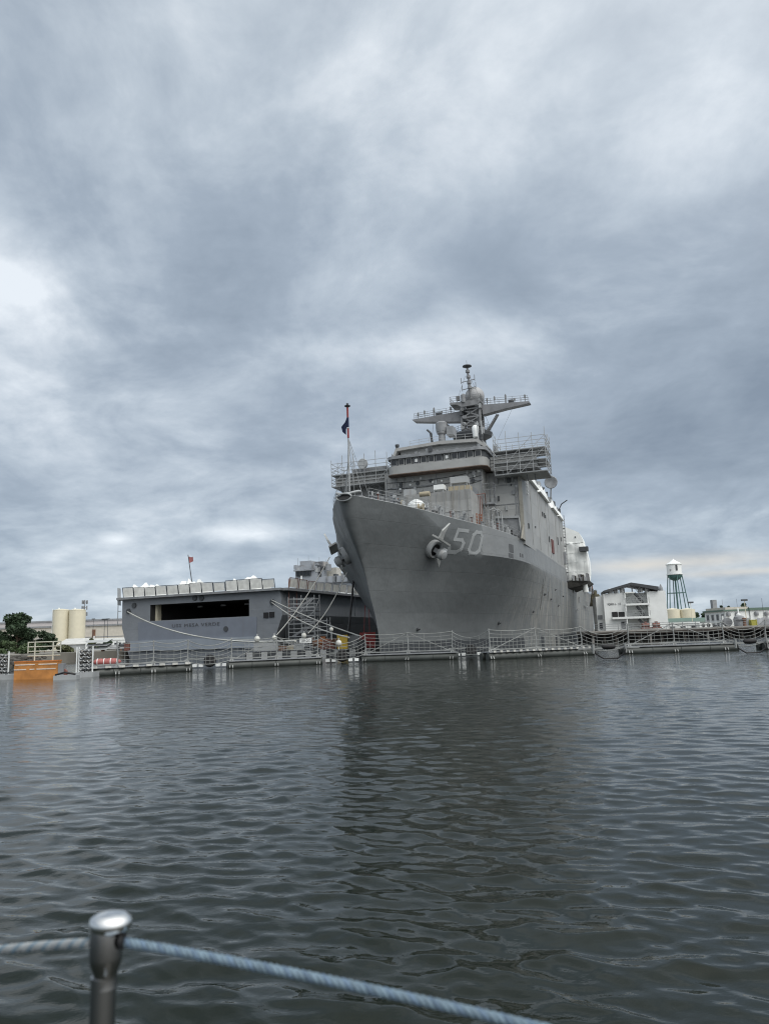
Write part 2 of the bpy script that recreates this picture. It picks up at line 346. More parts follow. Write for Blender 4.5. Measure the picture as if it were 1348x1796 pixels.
# ------------------------------------------------------------------ water and ground
def make_water():
    # choppy surface: a polar sheet, fine close in and coarser outwards, displaced by a sum of trochoidal waves
    nr, na = 980, 700
    r = 1.0 * 95.0 ** (np.arange(nr) / (nr - 1))
    a = np.linspace(R(-48), R(48), na)
    rr, aa = np.meshgrid(r, a, indexing='ij')
    X = rr * np.sin(aa); Y = rr * np.cos(aa); dr = rr * (math.log(95.0) / (nr - 1)); dX = np.zeros_like(X); dY = np.zeros_like(X); Z = np.zeros_like(X)
    g = np.random.default_rng(5); n = 130
    lam = np.exp(g.uniform(math.log(0.14), math.log(0.80), n)); th = R(194) + g.normal(0, 0.46, n)
    ph = g.uniform(0, 2 * np.pi, n)
    gust = 0.85 + 0.3 * np.sin(X * 0.23 + Y * 0.11 + 1.0) * np.sin(Y * 0.17 - X * 0.07)
    for i in range(n):
        k = 2 * np.pi / lam[i]; kx, ky = k * math.sin(th[i]), k * math.cos(th[i])
        slope = 0.0165 * (lam[i] / 1.0) ** 0.05
        if lam[i] > 2: slope *= 0.55
        A = slope / k * 1.0
        fade = np.clip((lam[i] - 3.0 * dr) / (2.0 * dr), 0, 1)
        w = kx * X + ky * Y + ph[i]
        # mild wandering of the phase so that crests stay short
        w = w + 0.9 * np.sin(0.31 * kx * Y + 1.7 * i) * np.cos(0.23 * ky * X + 0.6 * i)
        Z += A * fade * gust * np.cos(w); dX -= 1.0 * A * fade * kx / k * np.sin(w); dY -= 1.0 * A * fade * ky / k * np.sin(w)
    X = X + dX; Y = Y + dY
    edge = np.clip((95 - rr) / 12, 0, 1); Z *= edge
    v = np.stack([X, Y, Z], -1).reshape(-1, 3)
    # outer ring to beyond the far shore and round behind
    idx = np.arange(nr * na).reshape(nr, na)
    f = np.stack([idx[:-1, :-1], idx[:-1, 1:], idx[1:, 1:], idx[1:, :-1]], -1).reshape(-1, 4)
    me = bpy.data.meshes.new('water')
    ex = []; ef = []; base = len(v)
    # outer continuation of the same fan
    outer = [95, 140, 260, 600, 1500]
    ring = list(idx[-1])
    aa1 = a
    for ro in outer[1:]:
        new = []
        for q in aa1[::10]: new.append(base + len(ex)); ex.append((ro * math.sin(q), ro * math.cos(q), 0))
        if not isinstance(ring[0], tuple):
            src = ring
            if len(src) == na:
                for j in range(len(new) - 1):
                    seg = src[j * 10:(j + 1) * 10 + 1]
                    ef.append(tuple(int(t) for t in seg) + (new[j + 1], new[j]))
                rem = src[(len(new) - 1) * 10:]
            else:
                for j in range(len(new) - 1): ef.append((src[j], src[j + 1], new[j + 1], new[j]))
        ring = new
    me.from_pydata(np.vstack([v, np.array(ex)]).tolist(), [], f.tolist() + ef); me.update()
    bm = bmesh.new(); bm.from_mesh(me)
    # sector behind and beside the camera
    last = a[((na - 1) // 10) * 10]
    k = [bm.verts.new((ro * math.sin(q), ro * math.cos(q), -0.02)) for ro in (0.9, 1500) for q in np.linspace(R(47.9), R(360 - 47.9), 40)]
    for i in range(39): bm.faces.new((k[i], k[i + 1], k[40 + i + 1], k[40 + i]))
    bm.normal_update()
    for fc in bm.faces:
        if fc.normal.z < 0: fc.normal_flip()
        fc.smooth = True
    bm.to_mesh(me); bm.free()
    m = bpy.data.materials.new('harbour_water'); m.use_nodes = True; nt = m.node_tree; N = nt.nodes; Lk = nt.links.new; bs = N['Principled BSDF']
    bs.inputs['Base Color'].default_value = (0.007, 0.0105, 0.0065, 1); bs.inputs['Roughness'].default_value = 0.025; bs.inputs['IOR'].default_value = 1.32
    tc = N.new('ShaderNodeTexCoord').outputs['Object']
    def nz(sc, det, scl, dist=0.0):
        mp = N.new('ShaderNodeMapping'); mp.inputs['Scale'].default_value = scl; mp.inputs['Rotation'].default_value = (0, 0, R(-14)); Lk(tc, mp.inputs[0])
        n_ = N.new('ShaderNodeTexNoise'); n_.inputs['Scale'].default_value = sc; n_.inputs['Detail'].default_value = det; n_.inputs['Roughness'].default_value = 0.55
        n_.inputs['Distortion'].default_value = dist; Lk(mp.outputs[0], n_.inputs[0]); return n_.outputs[0]
    ln = N.new('ShaderNodeVectorMath'); ln.operation = 'LENGTH'; Lk(tc, ln.inputs[0])     # the chop beyond the boat's lee is finer than the mesh
    lr = N.new('ShaderNodeMapRange'); lr.inputs[1].default_value = 6; lr.inputs[2].default_value = 30; lr.inputs[3].default_value = 0.34; lr.inputs[4].default_value = 1.0; Lk(ln.outputs['Value'], lr.inputs[0])
    b1 = N.new('ShaderNodeBump'); Lk(lr.outputs[0], b1.inputs['Strength']); b1.inputs['Filter Width'].default_value = 0.1 if 'Filter Width' in b1.inputs else 0; b1.inputs['Distance'].default_value = 0.033; Lk(nz(2.9, 5, (0.65, 1.0, 1.0), 0.3), b1.inputs['Height'])
    b2 = N.new('ShaderNodeBump'); b2.inputs['Strength'].default_value = 1.0; b2.inputs['Distance'].default_value = 0.05; Lk(nz(0.62, 3, (0.6, 1.0, 1.0), 0.4), b2.inputs['Height'])
    Lk(b2.outputs[0], b1.inputs['Normal']); Lk(b1.outputs[0], bs.inputs['Normal'])
    me.materials.append(m); o = bpy.data.objects.new('water', me); COL.objects.link(o); o['kind'] = 'structure'
make_water()

def make_ground():
    # one sheet of land: left bank, the head of the basin and right bank, out to the horizon, with a quay wall down to the water
    out = [(-9000, 103), (-60, 103), (-47.5, 106), (-40, 150), (-20, 230), (20, 300), (96, 300), (74, 232), (47, 142), (420, 138), (9000, 138), (9000, 9000), (-9000, 9000)]
    m = mat('quay_ground', (0.20, 0.19, 0.165), 0.9, var=0.3, vscale=0.15, bump=0.4, bscale=1.5)
    mb = MB().prism([(x, y, -1.5) for x, y in out], (0, 0, 2.95))
    o = mb.build('ground', m); o['kind'] = 'structure'
make_ground()

# ================================================================== the grey dock landing ship
TH = R(19.2); SA = Vector((math.sin(TH), math.cos(TH), 0)); SB = Vector((math.cos(TH), -math.sin(TH), 0)); S0 = Vector((-4.1, 72, 0))
def st(px, py, s):                    # photo pixel -> ship's own frame (beam to port, distance aft of the stem head, height) on station s
    d = ray(px, py); t = (s - (CAMP - S0).dot(SA)) / d.dot(SA); q = CAMP + d * t - S0
    return Vector((q.dot(SB), q.dot(SA), q.z))
def sd(px, py, b):                    # same, on the fore-and-aft plane at beam b
    d = ray(px, py); t = (b - (CAMP - S0).dot(SB)) / d.dot(SB); q = CAMP + d * t - S0
    return Vector((q.dot(SB), q.dot(SA), q.z))
def ship_world(b, s, z): return S0 + SA * s + SB * b + Vector((0, 0, z))
STZ = np.array([-2, 0, 1.32, 3.82, 4.97, 6.21, 8.84, 10.8, 12.69, 14.3, 16.66]); STS = np.array([10.0, 9.75, 9.44, 8.6, 8.0, 7.07, 5.59, 3.95, 2.35, 1.24, .35])
DSx = np.array([0, .9, 4.9, 9.4, 14.5, 19.0, 22.7, 25.5, 28.5, 31.6, 35, 39, 44, 400]); DBx = np.array([0, .35, 3.2, 5.45, 7.35, 9.15, 10.4, 11.2, 11.95, 12.4, 12.65, 12.77, 12.8, 12.8])
def stem(z): return np.interp(z, STZ, STS)
def sst(a, b, x): t = np.clip((x - a) / (b - a), 0, 1); return t * t * (3 - 2 * t)
def zdeck(s): return 16.3 - 1.9 * np.clip(s, 0, 33) / 33
def hb(s, z):
    s = np.asarray(s, float); z = np.asarray(z, float)
    x = np.maximum(s - stem(z), 0); zd = zdeck(s); zk = 11.5 + (zd - 11.5) * (1 - sst(8, 20, s))
    t = np.clip(z / zk, 0, 1) ** 2.0
    k = sst(14, 24, s); xe = x * (1 - k) + (s - .35) * k
    bd = np.interp(xe, DSx, DBx); bw = 12.3 * (1 - (1 - np.clip(x / 58, 0, 1)) ** 1.7)
    b = (1 - t) * bw + t * bd + 1.35 * np.clip((z - 5) / 11.3, 0, 1) ** 1.7 * np.sqrt(x) * np.exp(-x / 2.2)
    return np.minimum(b, 12.8)
LEN = 161.0
def make_hull(parent):
    xs = np.concatenate([np.linspace(0, 1, 12) ** 2 * 2.0, np.linspace(2.4, 40, 70), np.linspace(43, LEN, 40)])
    rows = [(0, k / 26) for k in range(26)] + [(1, k / 10) for k in range(11)]
    mb = MB(); nx, nz = len(xs), len(rows)
    for side in (1, -1):
        v = []; f = []
        for part, t in rows:
            for i, x in enumerate(xs):
                zz = 8.0 if part == 0 else 14.0
                for it in range(4):
                    sm = float(stem(zz)); s2 = sm + x * (LEN - sm) / LEN
                    zd = float(zdeck(s2)) if s2 < 87 else 14.4 - 2.4 * min(1.0, (s2 - 87) / 1.0)
                    zk = 11.5 + (zd - 11.5) * (1 - float(sst(8, 20, s2))) if s2 > 8 else 11.5 + (zd - 11.5) * (1 - float(sst(8, 20, s2)))
                    zk = min(zk, zd - 0.4)
                    zz = -1 + t * (zk + 1) if part == 0 else zk + t * (zd - zk)
                sm = float(stem(zz)); s2 = sm + x * (LEN - sm) / LEN
                v.append((side * float(hb(s2, zz)) if i else 0.0, s2, zz))
        for j in range(nz - 1):
            for i in range(nx - 1):
                a = j * nx + i; f.append((a, a + 1, a + nx + 1, a + nx))
        mb.add(v, f)
    n = nz * nx
    # weather deck and transom
    f = []
    for i in range(nx - 1):
        a = (nz - 1) * nx + i; f.append((a, a + 1, n + a + 1, n + a))
    for j in range(nz - 1):
        a = j * nx + nx - 1; f.append((a, a + nx, n + a + nx, n + a))
    mb.f += f
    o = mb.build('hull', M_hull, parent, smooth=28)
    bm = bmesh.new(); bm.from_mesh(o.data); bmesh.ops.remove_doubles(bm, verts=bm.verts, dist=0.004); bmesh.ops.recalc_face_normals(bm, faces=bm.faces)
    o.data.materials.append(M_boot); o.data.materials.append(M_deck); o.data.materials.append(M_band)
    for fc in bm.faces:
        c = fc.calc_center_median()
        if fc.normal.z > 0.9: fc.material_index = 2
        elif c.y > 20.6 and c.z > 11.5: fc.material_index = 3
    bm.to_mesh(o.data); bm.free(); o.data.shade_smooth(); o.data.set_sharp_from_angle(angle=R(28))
    return o
def on_hull(s, z, off=0.03):
    b = float(hb(s, z)); db = float(hb(s + .2, z)) - float(hb(s - .2, z)); dz = float(hb(s, z + .2)) - float(hb(s, z - .2))
    nrm = Vector((0.4, -db, -dz)).normalized()
    return Vector((b, s, z)) + nrm * off, nrm
def hull_patch(mb, poly_sz, off=0.02, th=0.02, cells=6, side=1):
    """thin plate following the shell between four (s, z) corners"""
    A_, B_, C_, D_ = [Vector(p) for p in poly_sz]; top = []; bot = []
    for i in range(cells + 1):
        for j in range(cells + 1):
            u, w = i / cells, j / cells
            q = (A_.lerp(B_, u)).lerp(D_.lerp(C_, u), w)
            p, nn = on_hull(q.x, q.y, off); p2 = p - nn * th
            top.append((p.x * side, p.y, p.z)); bot.append((p2.x * side, p2.y, p2.z))
    n = len(top); f = []; m = cells + 1
    for i in range(cells):
        for j in range(cells):
            a = i * m + j; f.append((a, a + 1, a + m + 1, a + m)); f.append((n + a, n + a + m, n + a + m + 1, n + a + 1))
    rimv = [i for i in range(m)] + [i * m + cells for i in range(1, m)] + [cells * m + j for j in range(cells - 1, -1, -1)] + [i * m for i in range(cells - 1, 0, -1)]
    for k in range(len(rimv)): a, b = rimv[k], rimv[(k + 1) % len(rimv)]; f.append((a, b, n + b, n + a))
    return mb.add(top + bot, f)
def hull_stroke(mb, pts, w, off, closed=False):
    pts = [Vector(p) for p in pts]
    seg = list(zip(pts, pts[1:] + ([pts[0]] if closed else [])))
    if not closed: seg = seg[:len(pts) - 1]
    for a, b in seg:
        d = (b - a).normalized(); a2 = a - d * w * .5; b2 = b + d * w * .5; nn = Vector((-d.y, d.x)) * w * .5
        hull_patch(mb, [a2 - nn, b2 - nn, b2 + nn, a2 + nn], off, 0.02, 3)

LSD = thing('landing_ship', 'big grey warship bow-on with hull number 50 beside its anchor, moored in the harbour', 'ship', S0, -TH)
hull = make_hull(LSD)
# boot-topping band, built as a plating strip standing just proud of the shell near the water
mb = MB()
ss_ = np.concatenate([np.linspace(9.6, 40, 40), np.linspace(44, LEN, 12)])
for side in (1, -1):
    for a, b in zip(ss_, ss_[1:]):
        lo, hi = -0.6, 1.45
        q = []
        for s_, z_ in ((a, lo), (b, lo), (b, hi), (a, hi)):
            s_ = max(s_, float(stem(z_)) + .002); q.append((side * (float(hb(s_, z_)) + .025), s_, z_))
        mb.add(q, [(0, 1, 2, 3)])
mb.build('boot_stripe', M_boot, hull)
mb = MB()
M_run = mat('run_off_stain', (0.165, 0.165, 0.155), .7, var=.3, vscale=2.5)
rp = random.Random(12)
for k in range(26):
    s_ = rp.uniform(50, 100); z1_ = rp.uniform(6.5, 11.2); h_ = rp.uniform(1.2, 4.0); w_ = rp.uniform(.10, .40)
    mb = MB(); hull_patch(mb, [(s_ + w_ * .3, max(1.5, z1_ - h_)), (s_ + w_ * .5, max(1.5, z1_ - h_)), (s_ + w_, z1_), (s_, z1_)], .012, .01, 4); mb.build('stain_run', M_run if k % 3 else mat('dark_run_stain', (.085, .08, .072), .8, var=.3, vscale=2), hull)
# the hull number
mb = MB(); sh = MB()
def dig(o_s, o_z, pts, h=2.55, w=1.62): return [(o_s + x * w + .75 * (y - .1), o_z + y * h) for x, y in pts]
five = dig(15.75, 11.62, [(1.0, 1.0), (0.0, 1.0), (0.0, 0.56), (0.75, 0.56), (1.0, 0.42), (1.0, 0.14), (0.78, 0.0), (0.2, 0.0), (0.0, 0.14)])
zero = dig(18.55, 11.62, [(0.25, 0.0), (0.75, 0.0), (1.0, 0.16), (1.0, 0.84), (0.75, 1.0), (0.25, 1.0), (0.0, 0.84), (0.0, 0.16)])
hull_stroke(mb, five, .40, .03); hull_stroke(mb, zero, .40, .03, True)
M_num = mat('hull_number_paint', (0.285, 0.30, 0.305), 0.5)
mb.build('hull_number', M_num, hull)
# dark patched squares and discharge openings on the bow plating
mb = MB()
hull_patch(mb, [(27.3, 12.35), (28.6, 12.3), (28.6, 13.35), (27.3, 13.4)], .025); hull_patch(mb, [(27.0, 11.65), (28.4, 11.6), (28.4, 12.15), (27.0, 12.2)], .025)
mb.build('primer_patch', mat('primer_grey', (0.085, 0.09, 0.095), 0.7), hull); mb = MB(); hull_patch(mb, [(31.1, 12.0), (31.6, 12.0), (31.6, 12.5), (31.1, 12.5)], .03); mb.build('primer_patch', MATS['primer_grey'], hull); mb = MB(); hull_patch(mb, [(32.1, 12.0), (32.7, 12.0), (32.7, 12.5), (32.1, 12.5)], .03)
mb.build('primer_patch', mat('primer_grey', (0.13, 0.14, 0.145), 0.7), hull)
for s_, z_, r_ in ((34.6, 3.5, .22), (15.6, 2.9, .2), (54, 8.0, .2), (60, 7.4, .18), (70, 6.6, .2), (48, 5.2, .16), (66, 9.3, .16), (78, 8.6, .18)):
    p, nn = on_hull(s_, z_, 0.0); mb = MB().tube([p - nn * .05, p + nn * .12], r_, 10); mb.tube([p + nn * .1, p + nn * .16 + Vector((0, 0, -.08))], r_ * 1.25, 10)
    mb.build('discharge_pipe', M_dark, hull)
# bow: bulwark lip, bullnose fairlead
mb = MB(); pts = []
for k in range(19):
    a = -math.pi / 2 + math.pi * k / 18
    pts.append(Vector((0.05 + 1.25 * math.sin(a), 1.25 - 1.0 * math.cos(a) + .2, 16.42 + .32 * abs(math.sin(a)) ** 2)))
mb.tube(pts, .13, 8); bn = mb.build('bullnose', M_grey, LSD, 40)
mb = MB(); mb.lathe([(0.02, .0), (.74, .0), (.74, .02), (.02, .02)], (0.0, 0, 0), 24, 'y', 1, .42)
o = mb.build('fairlead_opening', M_black, bn); o.location = (0.0, 0.30, 16.08); o.rotation_euler = (R(-28), 0, 0)
mb = MB(); ring = [Vector((.80 * math.cos(2 * math.pi * k / 28), 0.29 - .0 * k, 16.08 + .36 * math.sin(2 * math.pi * k / 28))) for k in range(29)]
mb.tube(ring, .085, 8); mb.build('fairlead_rim', M_grey, bn, 50)
# breakwater, deck gear and stanchions on the forecastle edge
mb = MB()
edge = lambda side, s0, s1, n=24: [Vector((side * (float(hb(s, zdeck(s))) - .12), s, float(zdeck(s)))) for s in np.linspace(s0, s1, n)]
railing(mb, edge(1, 2.6, 32.0), 1.1, 1.7, .022); mb.build('forecastle_rail', M_galv, LSD); mb = MB(); railing(mb, edge(-1, 1.8, 32.0), 1.1, 1.7, .022)
mb.build('forecastle_rail', M_galv, LSD)
mb = MB()
mb.tube(edge(1, 0.9, 32.4, 40), .07, 5); mb.tube(edge(-1, 0.9, 32.4, 40), .07, 5)
mb.build('deck_edge_strip', M_grey, LSD, 40)

M_pale = mat('pale_anchor_grey', (0.40, 0.41, 0.40), .5, var=.15)
def make_anchor(side):
    c, nn = on_hull(13.5, 11.85, 0.0)
    root = bpy.data.objects.new('anchor', None); COL.objects.link(root); root.parent = LSD
    X = Vector((nn.x * side, nn.y, nn.z)); o = Vector((c.x * side, c.y, c.z))
    fwd = Vector((0, -1, 0)); fwd = (fwd - X * fwd.dot(X)).normalized(); upv = X.cross(fwd) * (1 if side < 0 else 1)
    if upv.z < 0: upv = -upv
    root['label'] = None if False else ('anchor housed on the bow beside the number' if side > 0 else 'anchor on the shadowed side of the bow')
    G = lambda x, y, z: o + fwd * x + upv * y + X * z
    def Ld(prof, cx, cy, z0, m, name, n=20):
        mb = MB(); v = []; f = []
        for r_, z_ in prof:
            for k in range(n):
                a = 2 * math.pi * k / n; v.append(G(cx + r_ * math.cos(a), cy + r_ * math.sin(a), z0 + z_))
        for i in range(len(prof) - 1):
            for k in range(n): f.append((i * n + k, i * n + (k + 1) % n, (i + 1) * n + (k + 1) % n, (i + 1) * n + k))
        f.append(tuple(range(n))); f.append(tuple(range((len(prof) - 1) * n, len(prof) * n)))
        return mb.add(v, f).build(name, m, root, 40)
    # hawse bolster: thick rolled ring standing off the shell
    Ld([(1.05, -.6), (1.1, .2), (1.04, .5), (.92, .62), (.76, .58), (.7, .3)], 0, 0, 0, M_grey, 'bolster')
    Ld([(.72, .28), (.70, .42)], 0, 0, 0, M_black, 'hawse_pipe')
    # shank end / crown block
    mb = MB(); mb.bar(G(-.0, .0, .3), G(-.55, -.05, 1.35), .55, .5); mb.build('shank', M_mid, root)
    Ld([(.30, .0), (.62, .15), (.66, .55), (.45, .85), (.2, .9)], -.45, -.1, .75, M_grey, 'crown')
    mb = MB(); mb.bar(G(1.75, 1.42, 1.0), G(-.75, 1.22, 1.0), .2, 1.0, X); mb.build('tripping_palm', M_pale, root)
    for (a, b, cc, w) in (((.85, 1.4, 1.0), (1.0, 2.3, 1.05), (.60, 3.45, .95), .40), ((-.3, -.65, 1.1), (-.5, -1.05, 1.15), (-.95, -1.6, 1.1), .30)):
        mb = MB(); A1, B1, C1 = G(*a), G(*b), G(*cc); d = (C1 - A1).normalized(); sdv = d.cross(X).normalized()
        poly = [A1 - sdv * w * .9, B1 - sdv * w * .8, C1, B1 + sdv * w * .55, A1 + sdv * w * .9]
        mb.prism(poly, X * .2); mb.build('fluke', M_pale, root)
    for k, (x, y) in enumerate(((-.95, .25), (-.95, -.45))):
        Ld([(.42, 0), (.42, .35), (.30, .45)], x, y, .7, M_grey, 'stock_lug', 14)
    return root
make_anchor(1); make_anchor(-1)

# ---------------- superstructure
sup = MB()
zb = 13.9
sup.prism([(-12.8, 33.4, zb), (12.795, 33.4, zb), (12.795, 86, zb), (-12.795, 86, zb)], (0, 0, 10.3))
sup.box((-11.5, 39, 24.2), (11.5, 84, 25.4))
sup.box((-6.2, 30.9, zb), (7.95, 33.45, 25.1))
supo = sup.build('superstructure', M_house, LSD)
# flared corner strip on the port front corner and the rounded gusset down to the deck edge
mb = MB(); mb.box((12.35, 33.25, 14.4), (12.83, 33.42, 24.1)); mb.add([(12.83, 30.9, 14.42), (12.83, 33.3, 14.42), (12.83, 33.3, 16.6), (12.6, 30.9, 14.42), (12.6, 33.3, 14.42), (12.6, 33.3, 16.6)], [(0, 1, 2), (3, 5, 4), (0, 3, 4, 1), (1, 4, 5, 2), (2, 5, 3, 0)])
mb.build('corner_post', mat('stained_grey', (0.28, 0.27, 0.235), 0.6, var=0.2, vscale=.8, streak=1.0, streak_col=(0.16, 0.14, 0.06)), supo)
# recess on the port fore deck, roller door and frame
mb = MB(); mb.box((9.1, 33.30, 14.6), (12.1, 33.42, 17.6)); mb.build('recess_door', M_mid, supo)
mb = MB(); a, b, c, d = (8.9, 33.15, 17.9), (12.2, 33.15, 17.7), (12.4, 33.15, 14.5), (8.7, 33.15, 15.4)
mb.bar(a, b, .16, .35); mb.bar(b, c, .16, .3); mb.bar(a, d, .16, .3); mb.build('recess_frame', M_grey, supo)
mb = MB(); mb.box((10.6, 33.1, 14.5), (11.15, 33.28, 16.0)); mb.build('hatch', M_black, supo)
# vertical ribs / pipes / boxes on the front of the house
mb = MB(); rp = random.Random(4)
for b_ in (-5.9, -4.4, -3.2, 1.4, 5.9, 7.7): mb.bar((b_, 30.84, 16), (b_, 30.84, 24.4), .09)
for b_ in (8.4, 9.0, 11.9, 12.2): mb.bar((b_, 33.34, 15.2), (b_, 33.34, 23.8), .10)
mb.bar((-6.1, 30.84, 22.9), (7.9, 30.84, 22.9), .08); mb.bar((8.0, 33.34, 19.6), (12.4, 33.34, 19.6), .07); mb.bar((8.0, 33.34, 22.3), (12.4, 33.34, 22.3), .06)
mb.build('pipe_run', M_mid, supo)
for b_, z_, r_ in ((-1.3, 23.3, .26), (.6, 23.5, .24), (-3.9, 22.7, .16), (-2.4, 23.2, .15), (4.2, 23.2, .2), (2.2, 23.3, .14), (6.6, 22.9, .28)):
    MB().lathe([(.01, 0), (r_, 0), (r_, .16), (r_ * .7, .2), (.01, .2)], (b_, 30.72, z_), 14, 'y').build('floodlight', M_dark if r_ > .18 else M_white, supo, 40)
MB().lathe([(.01, 0), (.75, 0), (.75, .25), (.01, .25)], (6.5, 30.7, 21.2), 20, 'y').build('smoke_stain_vent', M_mid, supo, 40)
rp = random.Random(31)
for k in range(34):
    b_ = rp.uniform(-5.8, 7.6); z_ = rp.uniform(20.2, 24.0); w_ = rp.uniform(.12, .5); h_ = rp.uniform(.12, .7)
    if k >= 24: b_ = rp.uniform(8.3, 12); z_ = rp.uniform(15.5, 23.5)
    y_ = 30.9 if k < 24 else 33.4
    MB().box((b_, y_ - rp.uniform(.08, .3), z_), (b_ + w_, y_ + .01, z_ + h_)).build('wall_fitting', rp.choice([M_mid, M_grey, M_dark, M_house, M_white]), supo)
for b_, z_ in ((-5.2, 20.6), (5.2, 20.4)):
    f_ = MB().box((b_ - .45, 30.82, z_), (b_ + .45, 30.91, z_ + 1.9)).build('door', M_mid, supo); MB().tube([(b_ + .3, 30.78, z_ + .9), (b_ + .3, 30.72, z_ + 1.05), (b_ + .3, 30.78, z_ + 1.2)], .03, 5).build('handle', M_dark, f_)
mb = MB()
for k in range(3): mb.tube(sag((-5.9, 30.8, 23.8 - k * .9), (7.8, 30.8, 24.2 - k * .7), .35 + .1 * k, 14), .035, 4)
mb.build('cable_run', M_dark, supo)
# side features
mb = MB()
for s_, z_, a_, b_ in ((53.5, 21.0, .7, .7), (56.0, 21.1, .35, .8), (57.2, 21.1, .5, .45), (37.0, 16.9, .5, .7), (74, 18.8, .4, 1.4), (80, 19.8, .3, .8), (44, 17.6, .25, .3), (60.5, 17.6, .22, 1.0)):
    MB().box((12.80, s_, z_ - b_ / 2), (12.93, s_ + a_, z_ + b_ / 2)).build('side_fitting', M_dark, supo)
mb = MB(); mb.box((12.8, 63.6, 15.6), (12.95, 66.3, 18.0)); mb.build('louvre_panel', mat('maroon_louvre', (0.13, 0.05, 0.045), 0.7, var=.4, vscale=3), supo)
mb = MB(); mb.box((12.8, 83.0, 15.2), (13.2, 84.6, 17.6)); mb.build('side_locker', M_mid, supo)
for k in range(5): MB().box((12.8, 38.0, 21.6 + k * .5), (12.93, 38.45, 21.78 + k * .5)).build('ladder_rung', M_white, supo)
mb = MB()
for s_ in (41, 49, 58.5, 62.0, 72, 79): MB().box((12.79, s_, 14.6), (12.84, s_ + .09, 24.1)).build('side_seam', M_house, supo)
# ---------------- bridge
def outline(b0, b1, s0, s1, r):
    pts = []
    for (cx, cy, a0) in ((b0 + r, s0 + r, 180), (b1 - r, s0 + r, 270)):
        for k in range(5): a = R(a0 + 90 * k / 4); pts.append((cx + r * math.cos(a), cy + r * math.sin(a)))
    return pts + [(b1, s1), (b0, s1)]
def ring_prism(o, z0, z1): return [(x, y, z0) for x, y in o], (0, 0, z1 - z0)
bo = outline(-5.2, 8.9, 29.0, 34.5, 1.1)
mb = MB(); p, q = ring_prism(bo, 24.55, 25.72); mb.prism(p, q); bridge = mb.build('bridge', M_house, LSD, 30)
mb = MB(); p, q = ring_prism(outline(-4.95, 8.65, 29.25, 34.5, 1.0), 25.72, 26.75); mb.prism(p, q); mb.build('window_band', M_dark, bridge, 30)
mb = MB(); p, q = ring_prism(outline(-5.25, 8.95, 28.85, 34.5, 1.1), 26.70, 27.12); mb.prism(p, q); mb.build('bridge_brow', M_mid, bridge, 30)
mb = MB(); p, q = ring_prism(outline(-5.3, 9.0, 28.93, 34.5, 1.1), 24.43, 24.54); mb.prism(p, q); mb.build('rusty_sill', mat('rust_edge', (.13, .095, .075), .8, var=.4, vscale=1.5), bridge, 30)
nw = 12
for k in range(nw):
    x = -4.15 + k * (12.0 / (nw - 1)); w = .36
    fr = MB()
    for (x0, x1, z0, z1) in ((x - w - .07, x - w, 25.78, 26.66), (x + w, x + w + .07, 25.78, 26.66), (x - w, x + w, 25.78, 25.85), (x - w, x + w, 26.59, 26.66)):
        fr.box((x0, 29.13, z0), (x1, 29.30, z1))
    f_ = fr.build('window', M_house if k % 3 else M_mid, bridge)
    MB().box((x - w, 29.19, 25.86), (x + w, 29.235, 26.58)).build('pane', M_glass, f_)
    if k in (3, 7): MB().box((x - .2, 29.155, 26.0), (x + .2, 29.185, 26.45)).build('cover_sheet', M_white, f_)
MB().box((1.0, 28.7, 27.1), (1.5, 29.4, 27.9)).build('searchlight', M_dark, bridge)
# pilot house level above the bridge
mb = MB(); mb.box((-3.9, 31.6, 27.0), (8.2, 41, 28.55)); ph = mb.build('pilot_house', M_house, LSD)
mb = MB(); prof = [(-5.1, 27.25), (-4.75, 27.25), (-4.2, 28.35), (1.9, 28.62), (7.3, 28.35), (8.4, 27.5), (8.8, 27.5), (7.6, 28.75), (1.9, 29.02), (-4.4, 28.75)]
mb.prism([(x, 30.9, z) for x, z in prof], (0, 9.8, 0)); mb.build('roof', mat('roof_grey', (0.36, 0.36, 0.35), .6, var=.15, streak=.5), ph)
mb = MB(); railing(mb, [(-2.6, 32, 28.75), (1.8, 32, 28.98), (6.8, 32, 28.75)], 1.1, 1.4, .03); mb.build('roof_rail', M_galv, ph)
for b_ in (-4.3, 8.0): MB().lathe([(.25, 0), (.25, .5), (.32, .55), (.32, .8), (.05, .85)], (b_, 31.4, 28.6), 10).build('signal_lamp', M_dark, ph)
mb = MB(); rp = random.Random(9)
for k in range(16):
    b_ = -4.6 + k * .83 + rp.uniform(-.2, .2); h_ = rp.uniform(.25, .8); w_ = rp.uniform(.12, .4); mb.box((b_, 29.6, 27.1), (b_ + w_, 29.6 + w_, 27.1 + h_))
mb.build('brow_fittings', M_mid, bridge)
# bridge wings
for side, (b0, b1) in (('starboard', (-14.2, -5.3)), ('port', (9.0, 15.3))):
    mb = MB(); mb.box((b0, 31.8, 24.2), (b1, 37.5, 24.55))
    for k in range(3): mb.box((b0, 31.7, 24.75 + k * .45), (b1, 31.8, 25.05 + k * .45))
    mb.box((b0, 31.8, 24.55), (b1, 31.9, 26.1))
    w_ = mb.build('bridge_wing', M_house, LSD)
    mb = MB()
    for k in range(6): x = b0 + (b1 - b0) * (k + .5) / 6; mb.bar((x, 31.9, 24.2), (x, 33.4, 22.6), .16)
    mb.build('bracket', M_mid, w_)
    mb = MB(); mb.box((b0 + 2.5, 32.2, 26.1), (b1 - 1.2, 36.5, 26.75)); mb.build('wing_canopy', M_mid, w_)
MB().lathe([(.02, 0), (.72, 0), (.78, .15), (.72, .45), (.4, .5), (.02, .5)], (-9.7, 31.2, 27.2), 20, 'y').build('dish_antenna', M_grey, LSD, 40)
